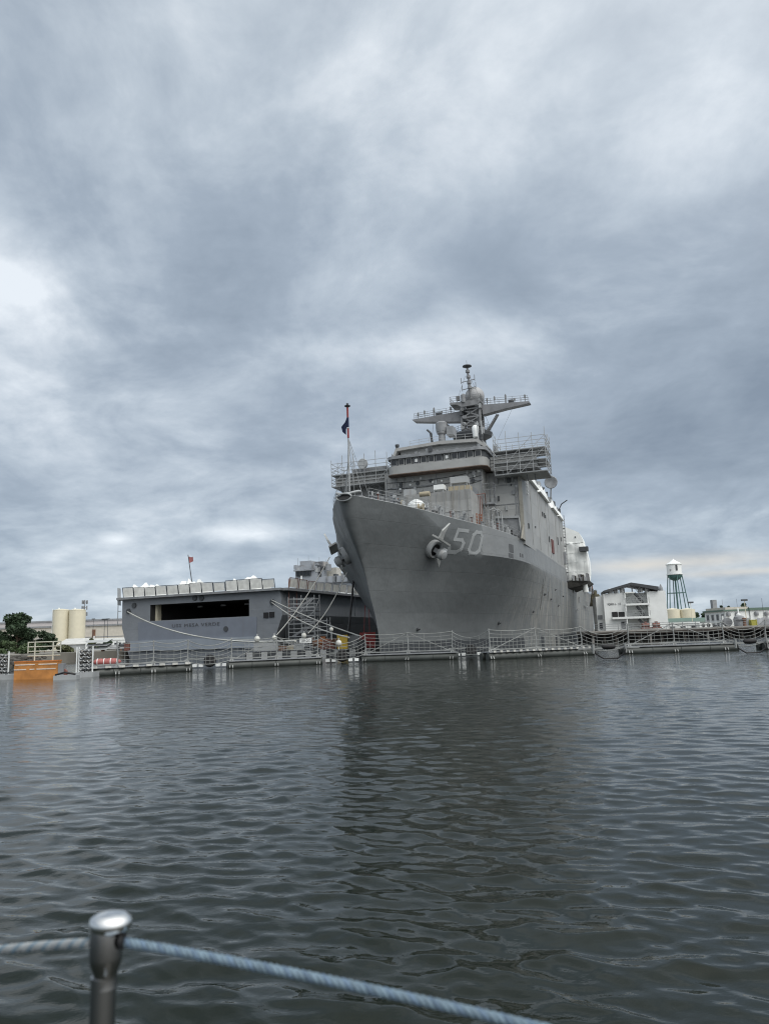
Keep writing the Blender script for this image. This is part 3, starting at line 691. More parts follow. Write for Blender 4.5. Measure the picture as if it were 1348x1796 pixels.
# ---------------- forecastle house and gear in front of the bridge front
mb = MB(); mb.prism([(-.6, 22.5, 15.0), (8.0, 22.5, 15.0), (8.0, 30.9, 14.6), (-.6, 30.9, 14.6)], (0, 0, 5.1)); fh = mb.build('deckhouse', M_house, LSD)
mb = MB()
for k in range(9): mb.bar((-.4 + k * 1.0, 22.44, 15.4), (-.4 + k * 1.0, 22.44, 20.0), .05)
mb.bar((-.6, 22.44, 17.4), (8.0, 22.44, 17.4), .05); mb.build('stiffener', M_house, fh)
# gun mount platform with white canvas over it
mb = MB(); mb.ball((3.4, 14.0, 16.75), 1.08, 20, (1, 1, .95)); mb.lathe([(1.0, 0), (1.0, .9)], (3.4, 14.0, 15.55), 20)
gm = mb.build('gun_cover', M_white, LSD, 50)
mb = MB()
for k in range(7): z = 15.9 + k * .27; rr_ = math.sqrt(max(0, 1.12 ** 2 - (z - 16.75) ** 2)); mb.tube([(3.4 + rr_ * math.cos(a), 14 + rr_ * math.sin(a), z) for a in np.linspace(0, 2 * math.pi, 17)], .018, 4)
mb.build('lashing', M_grey, gm)
mb = MB().lathe([(.3, 0), (.4, .1), (.4, .3), (.1, .4)], (2.6, 12.7, 16.2), 10); mb.build('cover_vent', M_black, gm)
for (px0, px1, py0, py1, s_, m_, nm) in ((708, 724, 857, 871, 24, M_grey, 'gear_box'), (760, 777, 849, 859, 23.5, M_white, 'gear_box'), (789, 818, 834, 848, 24.5, M_grey, 'equipment_box'), (785, 823, 850, 864, 23.2, M_tan, 'pipe_rack'), (736, 753, 863, 870, 20, M_tan, 'raft_canister')):
    a = st(px0, py1, s_); b = st(px1, py0, s_)
    if nm == 'raft_canister':
        o = MB().tube([(a.x, s_, (a.z + b.z) / 2), (b.x, s_, (a.z + b.z) / 2)], .32, 12).build(nm, m_, LSD, 50); continue
    mb = MB(); mb.box((a.x, s_, a.z), (b.x, s_ + 1.4, b.z)); o = mb.build(nm, m_, LSD)
    mb = MB()
    for x in (a.x + .06, b.x - .06): mb.bar((x, s_ + .1, a.z), (x, s_ + .1, min(a.z, 20.1) if s_ > 22.4 else 16), .1); mb.bar((x, s_ + 1.2, a.z), (x, s_ + 1.2, 16.0), .1)
    if nm == 'pipe_rack':
        for k in range(5): x = a.x + (b.x - a.x) * k / 4; mb.bar((x, s_ - .06, a.z - .3), (x + .15, s_ - .06, b.z), .07)
    mb.build('support', M_galv, o)
# red fire main riser and pipe bundle
a, b = st(829, 868, 25), st(829, 918, 25)
MB().tube([a, b], .19, 8).build('red_riser', M_redox, LSD, 40)
mb = MB(); a, b = st(838, 870, 27), st(838, 905, 27)
for k in range(4): mb.tube([a + Vector((k * .22 - .2, 0, 0)), b + Vector((k * .22 - .2, 0, -1.2))], .05, 5)
a = st(833, 868, 26); c = st(852, 890, 30); mb.tube([a, (a + c) / 2 + Vector((.6, 0, 1)), c], .06, 5); mb.build('hose_bundle', M_redox, LSD)
# steel ladder platform
a = st(850, 884, 30.5); b = st(867, 848, 30.5)
mb = MB(); mb.box((a.x, 29.4, a.z - .25), (b.x, 31, a.z)); lp = mb.build('ladder_platform', M_mid, LSD)
mb = MB(); railing(mb, [(a.x, 30.8, a.z), (a.x, 29.45, a.z), (b.x, 29.45, a.z), (b.x, 30.8, a.z)], 2.6, 1.2, .035, 3)
for dx in (.1, .6): mb.bar((a.x + dx, 29.3, 14.6), (a.x + dx, 29.5, a.z + 1), .07)
for k in range(14): mb.bar((a.x + .1, 29.38, 14.9 + k * .32), (a.x + .6, 29.38, 14.9 + k * .32), .05)
mb.build('platform_rail', M_mid, lp)
# curved davit hoops and clutter along the port deck edge
mb = MB()
for s_ in (25.5, 26.6):
    bb = float(hb(s_, 14.9)) - .8
    mb.tube([(bb - .8, s_, 14.8), (bb - .8, s_, 17.2), (bb - .6, s_, 17.7), (bb, s_, 17.9), (bb + .35, s_, 17.5), (bb + .45, s_, 16.4), (bb + .45, s_, 14.8)], .07, 6)
mb.build('davit_hoop', M_grey, LSD, 50)
rp = random.Random(21)
kinds = [('deck_bollard', M_mid), ('vent_cowl', M_grey), ('paint_drum', M_grey), ('valve_stand', M_redox), ('cable_reel', M_tan), ('gas_bottle', M_galv)]
for k in range(46):
    s_ = rp.uniform(3.2, 32); side = 1 if rp.random() < .8 else -1; b_ = side * (float(hb(s_, 15)) - rp.uniform(.5, 1.5)); z_ = float(zdeck(s_)); nm, m_ = rp.choice(kinds)
    if abs(b_) < .4: continue
    if nm == 'deck_bollard': mb = MB().lathe([(.22, 0), (.2, .5), (.3, .55), (.3, .65)], (b_, s_, z_), 10).lathe([(.22, 0), (.2, .5), (.3, .55), (.3, .65)], (b_, s_ + .7, z_), 10)
    elif nm == 'vent_cowl': mb = MB().tube([(b_, s_, z_), (b_, s_, z_ + .9), (b_, s_ - .2, z_ + 1.15), (b_, s_ - .5, z_ + 1.15)], .2, 8)
    elif nm == 'paint_drum': mb = MB().lathe([(.28, 0), (.28, .4), (.3, .42), (.28, .44), (.28, .85)], (b_, s_, z_), 12)
    elif nm == 'valve_stand': mb = MB().bar((b_, s_, z_), (b_, s_, z_ + 1.0), .1).lathe([(.2, 0), (.2, .06)], (b_, s_, z_ + 1.0), 10)
    elif nm == 'cable_reel': mb = MB().lathe([(.5, -.3), (.5, -.24), (.25, -.22), (.25, .22), (.5, .24), (.5, .3)], (b_, s_, z_ + .5), 14, 'x')
    else: mb = MB().tube([(b_, s_, z_), (b_, s_, z_ + 1.3)], .12, 8, .11)
    mb.build(nm, m_, LSD, 40)
for s_ in (20.6, 21.1, 21.6): b_ = float(hb(s_, 15)) - .5; MB().bar((b_, s_, 15.1), (b_, s_, 16.6), .14).build('orange_post', mat('orange_stain', (.26, .11, .06), .7), LSD)
# capstans / windlass on the starboard fore deck
for b_, s_ in ((-1.6, 6.5), (1.6, 6.5)): MB().lathe([(.5, 0), (.36, .3), (.34, .7), (.5, .95), (.5, 1.05)], (b_, s_, 15.9), 14).build('capstan', M_mid, LSD, 40)
# jackstaff
a = st(613, 862, 3.0); t = st(609, 711, 3.0); j = st(610.6, 768, 3.0)
js = MB().tube([a, j], .075, 8).build('jackstaff', M_grey, LSD, 40)
MB().tube([j, j.lerp(t, .30)], .11, 8).build('red_band', M_red, js, 40)
MB().tube([j.lerp(t, .30), j.lerp(t, .62)], .125, 8).build('blue_band', M_blue, js, 40)
MB().tube([j.lerp(t, .62), t], .11, 8).build('red_band', M_red, js, 40)
MB().tube([j.lerp(t, .29), j.lerp(t, .31)], .14, 8).build('pale_band', M_white, js)
MB().lathe([(.05, -.3), (.14, -.2), (.30, -.12), (.34, -.06), (.10, .06), (.14, .18), (.02, .26)], t, 12).build('truck_cap', M_dark, js, 40)
mb = MB()
for dx, dy in ((-1.15, 1.4), (1.2, 1.6), (-.9, 3.6), (1.5, 3.6)): mb.tube([j, Vector((a.x + dx * .8, 3.0 + dy, 16.1))], .03, 4)
mb.tube([a.lerp(j, .6), Vector((a.x - 2.2, 6.5, 16.0))], .07, 5); mb.build('stay', M_grey, js)
fl = j.lerp(t, .66); MB().add([fl + Vector((-.06, 0, 0)), fl + Vector((-.35, .1, -.55)), fl + Vector((-.85, .2, -1.0)), fl + Vector((-.75, .3, -1.55)), fl + Vector((-.35, .1, -1.9)), fl + Vector((-.3, .05, -1.35)), fl + Vector((-.06, 0, -.75))] +
    [fl + Vector((-.06, .12, 0)), fl + Vector((-.35, .25, -.55)), fl + Vector((-.85, .38, -1.0)), fl + Vector((-.75, .48, -1.55)), fl + Vector((-.35, .3, -1.9)), fl + Vector((-.3, .2, -1.35)), fl + Vector((-.06, .12, -.75))],
    [tuple(range(7)), tuple(range(13, 6, -1))] + [(i, (i + 1) % 7, 7 + (i + 1) % 7, 7 + i) for i in range(7)]).build('jack_flag', M_blue, js)
# ---------------- mast
MS = 50.0; T = lambda x, y, ds=0.0: st(x, y, MS + ds)
base = T(830, 764); top = T(826, 706)
mast = MB(); w0, w1 = 1.5, 1.25
zc0 = 25.4; legs = []
for sx in (-1, 1):
    for sy in (-1, 1): mast.tube([(base.x + sx * 1.9, MS + sy * 1.6, zc0), (base.x + sx * w0, MS + sy * 1.3, base.z), (top.x + sx * w1 * 1.25, MS + sy * 1.1, top.z)], .24, 6)
lv = 4
for k in range(lv):
    za, zb_ = base.z + (top.z - base.z) * k / lv, base.z + (top.z - base.z) * (k + 1) / lv; cx = base.x + (top.x - base.x) * (k + .5) / lv; w = w0 * 1.02
    for y in (MS - 1.25, MS + 1.25):
        mast.bar((cx - w, y, za), (cx + w, y, zb_), .17); mast.bar((cx + w, y, za), (cx - w, y, zb_), .17); mast.bar((cx - w, y, zb_), (cx + w, y, zb_), .2)
    for sx in (-1, 1): mast.bar((cx + sx * w, MS - 1.2, za), (cx + sx * w, MS + 1.2, zb_), .15)
mast.box((base.x - .75, MS - .9, zc0), (base.x + .85, MS + .9, top.z))
M_mast = mat('mast_grey', (0.19, 0.195, 0.20), .55, var=.3, vscale=1.5)
mo = mast.build('mast', M_mast, LSD)
c = T(828, 765); MB().lathe([(2.0, -.9), (3.2, -.35), (3.35, .25), (2.9, .55), (1.0, .6)], (c.x, MS, c.z), 28, 'z', 1, .8).build('mast_platform', M_dark, mo, 40)
mb = MB(); railing(mb, [(c.x + 3.0 * math.cos(a), MS + 2.4 * math.sin(a), c.z + .5) for a in np.linspace(0, 2 * math.pi, 15)], 1.0, 1.3, .03); mb.build('platform_rail', M_mast, mo)
a = T(793, 712); b = T(846, 706); mb = MB()
mb.prism([(a.x, MS - 1.8, a.z), (b.x, MS - 1.8, b.z), (b.x, MS - 1.8, b.z - .25), (b.x - .5, MS - 1.8, b.z - .75), (a.x + 1.9, MS - 1.8, a.z - .95), (a.x + 1.2, MS - 1.8, a.z - .45), (a.x, MS - 1.8, a.z - .3)], (0, 3.6, 0)); tp = mb.build('top_platform', M_mast, mo)
mb = MB(); railing(mb, [(a.x, MS - 1.75, a.z), (b.x, MS - 1.75, b.z), (b.x, MS + 1.75, b.z), (a.x, MS + 1.75, a.z), (a.x, MS - 1.75, a.z)], 1.0, 1.2, .03); mb.build('platform_rail', M_mast, tp)
for pts, nm in ((((845, 712), (928, 705.5), (930, 708.5), (888, 718), (848, 729)), 'yardarm'), (((814, 722), (814, 741), (760, 741.5), (728, 741), (724, 738)), 'yardarm')):
    mb = MB(); mb.prism([Vector((T(*p).x, MS - .7, T(*p).z)) for p in pts], (0, 1.4, 0)); y = mb.build(nm, mat('yard_grey', (0.20, 0.205, 0.215), .55, var=.2), mo)
    e0, e1 = (T(848, 711.5), T(926, 705.5)) if pts[0][0] > 840 else (T(728, 737.5), T(795, 726))
    if pts[0][0] < 840: e0, e1 = T(728, 737), T(795, 726)
    mb = MB(); railing(mb, [e0 + Vector((0, -.6, 0)), e1 + Vector((0, -.6, 0))], 1.0, 1.15, .028); railing(mb, [e0 + Vector((0, .6, 0)), e1 + Vector((0, .6, 0))], 1.0, 1.15, .028); mb.build('yard_rail', M_mast, y)
    for fr_, h_ in ((.08, 1.3), (.25, 1.5), (.5, 1.7), (.7, .9), (.93, 1.4)):
        p = e0.lerp(e1, fr_); mb = MB().tube([p, p + Vector((0, 0, h_))], .07, 5); mb.box((p.x - .13, MS - .13, p.z + h_ * .55), (p.x + .13, MS + .13, p.z + h_ * .9)); mb.build('aerial', M_mast, y)
    p = e0.lerp(e1, .62); MB().box((p.x - .4, MS - .5, p.z), (p.x + .4, MS + .3, p.z + .55)).build('antenna_box', M_dark, y)
MB().tube([T(871, 727), T(849, 764)], .16, 6).tube([T(873.5, 727), T(852, 764, 1.2)], .16, 6).build('strut', M_mast, mo)
MB().tube([T(777, 742), T(797, 760)], .14, 6).tube([T(780, 742), T(801, 758, 1)], .12, 6).build('strut', M_mast, mo)
c = T(831, 694); MB().ball((c.x, MS + .4, c.z), 1.62, 28, (1, 1, .98)).lathe([(1.1, -1.9), (1.25, -.4)], (c.x, MS + .6, c.z), 20).build('radome', mat('radome_grey', (.33, .335, .34), .5), mo, 50)
c = T(812, 699, -1.6); MB().lathe([(.4, -.7), (.42, .6), (.2, .8)], (c.x, MS - 1.6, c.z), 16).build('drum_antenna', M_mid, mo, 40)
c = T(810, 698, -1.4); MB().box((c.x - 1.0, MS - 1.6, c.z - .4), (c.x - .4, MS - 1.2, c.z + .4)).build('panel_antenna', M_mid, mo)
p0, p1 = T(826, 700, -1), T(818.5, 643, -1)
pm = MB().tube([p0, p0.lerp(p1, .45)], .26, 8).tube([p0.lerp(p1, .45), p1], .18, 8).build('pole_mast', M_mast, mo, 40)
for x, y, h in ((822, 681, .8), (820, 668, .8)):
    c = T(x, y, -1); d = Vector((1.15, 0, .12)); mb = MB().bar(c - d, c + d, .1)
    for e in (-1, 1): mb.bar(c + d * e + Vector((0, 0, -.25)), c + d * e + Vector((0, 0, h)), .09)
    mb.build('crossbar', M_mast, pm)
for fr_ in (.35, .5, .68, .85): q = p0.lerp(p1, fr_); MB().lathe([(.1, -.3), (.36, -.2), (.36, .2), (.1, .3)], q, 12).build('drum_fitting', M_mid, pm, 40)
MB().lathe([(.12, -.3), (.25, -.2), (.78, .0), (.74, .14), (.2, .2)], p1, 16).build('top_disc', M_dark, pm, 40)
MB().tube([p1, p1 + Vector((-.05, 0, 1.1))], .03, 4).build('lightning_rod', M_mast, pm)
rp = random.Random(77)
for k in range(22):
    q = base.lerp(top, rp.uniform(.0, .95)); w_ = rp.uniform(.2, .55); x_ = q.x + rp.choice((-1, 1)) * rp.uniform(.7, 1.7)
    MB().box((x_ - w_ / 2, MS - 1.7, q.z), (x_ + w_ / 2, MS - 1.2, q.z + rp.uniform(.2, .8))).build('mast_fitting', rp.choice([M_mast, M_dark, M_mid, M_grey]), mo)
for (x0, y0, x1, y1) in ((797, 728, 771, 768), (848, 722, 868, 772), (760, 740, 757, 770), (900, 712, 872, 772), (815, 660, 800, 706), (823, 660, 842, 700)):
    MB().tube([T(x0, y0), T(x1, y1, -6)], .025, 4).build('wire_stay', M_dark, mo)
# fire-control radar and other gear on the pilot-house roof
c = st(774, 752, 38.5); rd = MB().lathe([(.6, 28.6 - c.z), (.5, -.9), (.75, -.8), (.75, -.5)], c, 16).build('radar_director', M_mid, LSD, 40)
MB().lathe([(.5, -.6), (.85, -.5), (.9, .2), (.88, .85), (.6, 1.05), (.1, 1.1)], c + Vector((0, -.1, 0)), 12, 'z', 1, .8).build('radar_drum', M_mid, rd, 30)
MB().box((c.x + .85, 37.9, c.z - 1.2), (c.x + 1.9, 40.0, c.z + .1)).build('equipment_box', M_mid, rd)
MB().bar((c.x - 1.2, 38, 28.8), (c.x - 1.5, 37.6, c.z - .7), .3).bar((c.x - 1.5, 37.6, c.z - .7), (c.x - 2.0, 37.3, c.z - .2), .22).build('gun_barrel', M_dark, rd)
for px, py, s_, r_ in ((833, 752, 47, .55), (846, 752, 46, .3), (790, 757, 44, .35)):
    c = st(px, py, s_); MB().lathe([(r_ * .8, -r_ * 2.5), (r_, -r_ * .6), (r_, r_ * .5), (r_ * .6, r_), (.05, r_ * 1.15)], c, 14).build('dome_antenna', M_white if px < 840 and px > 800 else M_mid, mo, 50)
for px, s_ in ((839, 36), (846, 36)): c = st(px, 772, s_); MB().tube([(c.x, s_, 28.5), (c.x - .1, s_, 28.5 + 4.2)], .09, 6).build('whip_aerial', M_grey, LSD)
mb = MB()
for b_ in (7.5, 8.3, 9.2): mb.box((b_, 33, 27.1), (b_ + .5, 34, 27.6 + (b_ * 7 % 1)))
mb.build('roof_locker', M_mid, LSD)
# satcom dish on the port side aft, rails and davit further aft
c = sd(965.5, 846, 13.6); MB().lathe([(.03, .25), (.7, .2), (1.1, .05), (1.15, -.1), (1.05, -.18), (.5, .0), (.03, .05)], (c.x, c.y, c.z), 24, 'y').tube([(c.x, c.y + .2, c.z), (c.x - .3, c.y + .4, 25)], .12, 6).build('dish_antenna', M_mid, LSD, 50)
c = sd(984, 884, 13.4); MB().bar((12.6, c.y, c.z - 1.5), (13.4, c.y, c.z), .18).bar((13.4, c.y, c.z), (14.6, c.y - .5, c.z + .6), .16).build('davit_arm', M_dark, LSD)
# aft: lower well-deck sides, sponson and stern gear seen past the house
mb = MB(); mb.box((-12.7, 87, 11.7), (12.7, LEN - .1, 12.1)); mb.build('flight_deck', M_deck, LSD)
mb = MB()
mb.add([(12.75, 86.5, 12.1), (16.9, 91.2, 12.1), (16.9, 104, 12.1), (12.75, 108, 12.1), (12.75, 88, 10.6), (16.2, 91.8, 11.5), (16.2, 103, 11.5), (12.75, 107, 10.6)], [(0, 1, 2, 3), (4, 7, 6, 5), (0, 4, 5, 1), (1, 5, 6, 2), (2, 6, 7, 3), (3, 7, 4, 0)]); mb.build('sponson', mat('grimy_sponson', (.045, .043, .038), .9, var=.5, vscale=.8), LSD)
mb = MB(); rp = random.Random(3)
for k in range(40):
    s_ = rp.uniform(92, 156); h_ = rp.uniform(.4, 1.9); w_ = rp.uniform(.2, .9); b_ = rp.uniform(12.2, 13.1) + (1.2 if s_ > 120 else 0)
    MB().box((b_, s_, 11.9), (b_ + w_ * .5, s_ + w_, 12.0 + h_)).build('deck_clutter', rp.choice([M_pile, M_dark, M_mid, M_brown]), LSD)
for k in range(26):
    b_ = rp.uniform(13.0, 16.6); h_ = rp.uniform(.3, 1.7); w_ = rp.uniform(.15, .6); MB().box((b_, 90.2 + (b_ - 13) * .2, 12.0), (b_ + w_, 90.7 + (b_ - 13) * .2, 12.1 + h_)).build('deck_clutter', rp.choice([M_pile, M_dark, M_mid, M_grey]), LSD)
mb = MB(); railing(mb, [(12.7, 88, 12.1), (12.7, 160, 12.1)], 1.1, 2.2, .035); mb.build('flight_deck_rail', M_galv, LSD)
for s_, z_, a_, b_ in ((98, 10.2, 2.2, .9), (112, 8.4, 1.0, 1.4), (104, 6.5, 3.0, .15), (126, 7.9, 8, .25), (134, 6.0, .3, 3.4)): MB().box((12.79, s_, z_), (12.93, s_ + a_, z_ + b_)).build('shell_fitting', M_mid, hull)

# ------------------------------------------------ things set up on the ship
def on_ship(o): o.parent = None; o.location = S0; o.rotation_euler = (0, 0, -TH); return o
def scaf(label, *a, **k):
    fr, pk = scaffold(*a, **k)
    t = thing('scaffolding', label, 'scaffold', S0, -TH, 'tube scaffolds round the bridge')
    fr.build('tube_frame', M_galv, t); pk.build('plank_deck', M_grey, t); return t
scaf('tall tube scaffold caging the bridge wing below the longer right yardarm', 9.6, 16.6, 31.2, 36.6, 23.4, 28.3, 4, 3, 3, r=.035, extra=1.1)
scaf('lower tube scaffold around the bridge wing behind the striped jackstaff', -14.6, -5.9, 31.2, 36.0, 24.2, 27.6, 5, 2, 2, r=.035, extra=1.4)
fr, pk = scaffold(12.4, 13.1, 86.15, 87.4, 12.0, 24.6, 1, 1, 7, r=.03)
t = thing('scaffolding', 'narrow scaffold tower between the grey house side and the white shelter', 'scaffold', S0, -TH); fr.build('tube_frame', M_mid, t); pk.build('plank_deck', M_dark, t)
for lab, y0, y1, z, h, sd_ in (('white crumpled sheeting hanging out under the scaffolded bridge wing', 40.5, 49, 24.1, 1.9, 3), ('white crumpled sheeting on the roof edge just before the round dish', 50, 62, 24.1, 2.3, 8), ('white crumpled sheeting on the roof edge just behind the round dish', 67, 76.5, 24.1, 2.2, 5), ('rearmost bundle of white sheeting at the sloping end of the ship house', 77.2, 85.5, 24.1, 1.7, 9)):
    o = crumple(11.3, 13.25, y0, y1, z, h, 8, 30, sd_, 3.0).build('tarpaulin', M_tarp, None, 45); on_ship(o); tag(o, lab, 'tarpaulin', 'white sheeting on the ship roof', 'thing')
mb = MB(); rp = random.Random(5)
for k in range(26): s_ = rp.uniform(41, 85); h_ = rp.uniform(.5, 1.6); MB().box((12.2, s_, 25.2), (12.8, s_ + rp.uniform(.3, .9), 25.4 + h_ * .7)).build('roof_edge_gear', rp.choice([M_mid, M_dark, M_grey]), supo)
# white containment shelter on the flight deck
sh_ = thing('work_shelter', 'tall white sheeted shelter with sloping roof standing on the after deck of the ship', 'shelter', S0, -TH)
g = np.random.default_rng(17)
right = [(16.7, 12.3), (17.0, 14.2), (16.95, 16.5), (16.6, 18.6), (16.1, 20.3)]
eave = (16.1, 20.9); shoulder = (15.4, 22.4); ridge = (12.2, 24.0)
def sheet(poly_rows, name, par, m=M_tarp, sm=40):
    nr_, nc_ = len(poly_rows), len(poly_rows[0]); v = [p for r in poly_rows for p in r]; f = [(i * nc_ + j, i * nc_ + j + 1, (i + 1) * nc_ + j + 1, (i + 1) * nc_ + j) for i in range(nr_ - 1) for j in range(nc_ - 1)]
    o = MB().add(v, f).build(name, m, par, sm); md = o.modifiers.new('thick', 'SOLIDIFY'); md.thickness = .05; return o
# front sheet, gently pillowed between the battens
zs = np.linspace(12.1, 20.4, 18); rows = []
for z in zs:
    br_ = np.interp(z, [p[1] for p in right], [p[0] for p in right]); rows.append([(b_, 92.0 - .22 * abs(math.sin(b_ * 1.95)) - .10 * math.sin(z * 1.9 + b_) - g.uniform(0, .03), z) for b_ in np.linspace(4, br_, 34)])
sheet(rows, 'front_sheet', sh_)
rows = []
for z in zs:
    br_ = np.interp(z, [p[1] for p in right], [p[0] for p in right]); rows.append([(br_ + .10 * abs(math.sin(s_ * 1.1)) - (s_ - 92) * .01, s_, z) for s_ in np.linspace(92, 97, 10)])
sheet(rows, 'side_sheet', sh_)
mb = MB(); prof = [(2, 20.25), (16.2, 20.25), eave, (15.8, 21.6), shoulder, ridge, (2, 26.5)]
mb.prism([(x, 91.75, z) for x, z in prof], (0, 5.3, 0)); mb.build('roof_sheet', M_tarp, sh_, 0)
mb = MB(); mb.box((4, 91.66, 20.1), (15.6, 91.8, 20.3)); mb.build('sheet_seam', M_white, sh_)
mb = MB()
for z_ in (14.2, 16.2, 18.2): mb.bar((9, 91.72, z_), (16.5, 91.72, z_), .06)
for b_ in np.arange(11.3, 16.4, 1.61): mb.bar((b_, 91.74, 12.2), (b_, 91.74, 20.2), .05)
mb.build('batten', M_white, sh_)
mb = MB(); c = st(1023, 963, 91); mb.box((c.x - .9, 90.2, c.z - .45), (c.x + .9, 92, c.z + .45)); mb.build('air_duct', M_dark, sh_)
c = st(1008, 942, 91.7); MB().lathe([(.02, -.1), (.16, -.1), (.16, .05), (.02, .05)], (c.x, 91.65, c.z), 10, 'y').build('eyelet', M_dark, sh_)
mb = MB().tube([(15.6, 92.4, 13.4), (15.8, 93, 11.0), (15.8, 93, 9.9)], .4, 12, .6); mb.build('hanging_chute', M_tarp, sh_, 50)
o = crumple(-1.6, 1.8, -1.2, 1.2, 0, 3.6, 12, 10, 51).build('cargo_net', mat('olive_netting', (.075, .07, .048), .95, var=.5, vscale=2.0), None, 30)
c = st(1047, 1062, 101); o.location = ship_world(c.x, 101, c.z - .1); o.rotation_euler = (0, 0, -TH); tag(o, 'dark olive netting bundle bulging beside the foot of the white shelter', 'netting', None, 'thing')
# ================================================================== the second warship, stern-on
LA = R(21.0); LX = Vector((math.cos(LA), -math.sin(LA), 0)); LY = Vector((math.sin(LA), math.cos(LA), 0))
_l, _r = PZ(215, 1050, 10.1), PZ(490, 1030, 10.1); LC = (_l + _r) / 2; LC.z = 0
def lp(px, py, y=0.0):                # photo pixel -> second ship's frame on the plane y metres ahead of its transom
    d = ray(px, py); t = (y - (CAMP - LC).dot(LY)) / d.dot(LY); q = CAMP + d * t - LC
    return Vector((q.dot(LX), y, q.z))
LPD = thing('amphibious_ship', 'slate grey warship seen from its square stern, dark open bay above the name', 'ship', LC, -LA)
xl, xr = lp(215, 1050).x, lp(491, 1030).x; zl, zr = lp(215, 1050).z, lp(491, 1030).z; ZD = (zl + zr) / 2
W2 = [(xl, ZD), (xl + .05, 5.2), (xl + 1.2, 1.6), (xl + 2.2, -1), (xr - 2.4, -1), (xr - 1.0, 2.4), (xr + .35, 6.0), (xr, ZD)]
ox0, ox1 = lp(264, 1064).x, lp(437, 1064).x; oz1, oz0 = (lp(264, 1064).z + lp(437, 1048).z) / 2, (lp(262, 1090).z + lp(437, 1080).z) / 2
mb = MB(); L2 = 185.0
n = len(W2); mb.v = [(x, 0, z) for x, z in W2] + [(x * (1 if k < 1 else 1), L2, z) for k, (x, z) in enumerate(W2)] + [(ox0, 0, oz0), (ox1, 0, oz0), (ox1, 0, oz1), (ox0, 0, oz1)]
mb.f = [(i, (i + 1) % n, n + (i + 1) % n, n + i) for i in range(n)] + [tuple(range(n, 2 * n))]
q = 2 * n
mb.f += [(0, q + 3, q, 1), (1, q, q + 1, 6, 5, 4, 3, 2), (6, q + 1, q + 2, 7), (7, q + 2, q + 3, 0)]
lh = mb.build('hull', M_lpd, LPD)
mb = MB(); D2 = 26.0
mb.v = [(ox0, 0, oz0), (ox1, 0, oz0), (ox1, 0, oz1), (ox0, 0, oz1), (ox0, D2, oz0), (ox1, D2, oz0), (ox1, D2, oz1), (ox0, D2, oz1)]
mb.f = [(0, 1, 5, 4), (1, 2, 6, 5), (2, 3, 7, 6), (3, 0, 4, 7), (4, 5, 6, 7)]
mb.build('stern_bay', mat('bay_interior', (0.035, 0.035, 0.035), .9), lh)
mb = MB(); mb.box((ox0 + .05, 1.2, oz0), (ox0 + .5, 2.2, oz1)); mb.build('bay_pillar', M_cream, lh)
for k in range(3): MB().box((ox0 + 5 + k * 4.6, 6, oz1 - .5), (ox0 + 5.9 + k * 4.6, 6.3, oz1 - .25)).build('bay_lamp_housing', M_grey, lh)
# gate panel edges, lower flap, fittings and mooring openings on the transom
mb = MB(); mb.box((ox0 - 2.3, -.10, 2.0), (ox1 + 1.4, 0.02, oz0 - .12)); gate = mb.build('stern_gate', mat('gate_grey', (.165, .185, .22), .5, var=.08, streak=.3), LPD)
mb = MB(); mb.box((ox0 - 3.8, -.45, 1.2), (ox1 + 1.2, -.12, 2.9)); mb.build('gate_flap', mat('flap_grey', (.25, .28, .32), .5, var=.08), gate)
for px, py in ((226, 1072), (236, 1062), (397, 1103), (478, 1056), (342, 1049), (354, 1049)):
    c = lp(px, py); mb = MB().lathe([(.22, 0), (.42, 0), (.45, .2), (.3, .25)], (c.x, -.2, c.z), 12, 'y'); mb.build('mooring_chock', M_dark, lh, 40)
for px, py in ((467, 1079), (477, 1078)): c = lp(px, py); MB().box((c.x - .42, -.12, c.z - .42), (c.x + .42, .05, c.z + .42)).build('stern_port', M_black, lh)
c0, c1 = lp(303, 1097), lp(386, 1090)
text_mesh('ship_name', 'USS MESA VERDE', mat('faded_lettering', (.085, .09, .10), .6), gate, (c0.x, -.13, c0.z - .3), (1, 0, 0), (0, 0, 1), c1.x - c0.x, .5, .03, 1.15)
mb = MB(); mb.box((xr + .34, 1, -0.6), (xr + .42, L2 - 2, 4.6)); mb.build('boot_stripe', M_boot, lh)
# edge gallery and the folded net frames with white sheeting
mb = MB(); mb.box((xl - .5, -.9, ZD - .35), (xr + .5, 0.0, ZD)); mb.box((xr, 0, ZD - .4), (xr + 1.3, 95, ZD)); mb.box((xl - 1.1, 0, ZD - .4), (xl, 60, ZD)); gal = mb.build('edge_gallery', M_mid, LPD)
pan = []
npn = 13
for i in range(npn): pan.append((xl + .9 + i * (xr - xl - 1.2) / npn, xl + .9 + (i + .95) * (xr - xl - 1.2) / npn, None))
M_sheet = mat('panel_sheet', (0.74, 0.74, 0.70), .7, var=.15, vscale=1.2)
rp = random.Random(6)
for (x0, x1, _) in pan:
    h = 1.5 + rp.uniform(-.14, .14); t_ = rp.uniform(-.05, .12)
    mb = MB()
    for x in (x0, x1): mb.bar((x, -.8, ZD - .1), (x, -1.0 - t_, ZD + h), .08)
    mb.bar((x0, -1.0 - t_, ZD + h), (x1, -1.0 - t_, ZD + h), .09); f_ = mb.build('net_frame', M_dark, LPD)
    mb = MB(); mb.prism([(x0 + .1, -.84, ZD + .1), (x1 - .1, -.84, ZD + .1), (x1 - .1, -.98 - t_, ZD + h - .08), (x0 + .1, -.98 - t_, ZD + h - .08)], (0, -.03, 0)); mb.build('panel', M_sheet, f_)
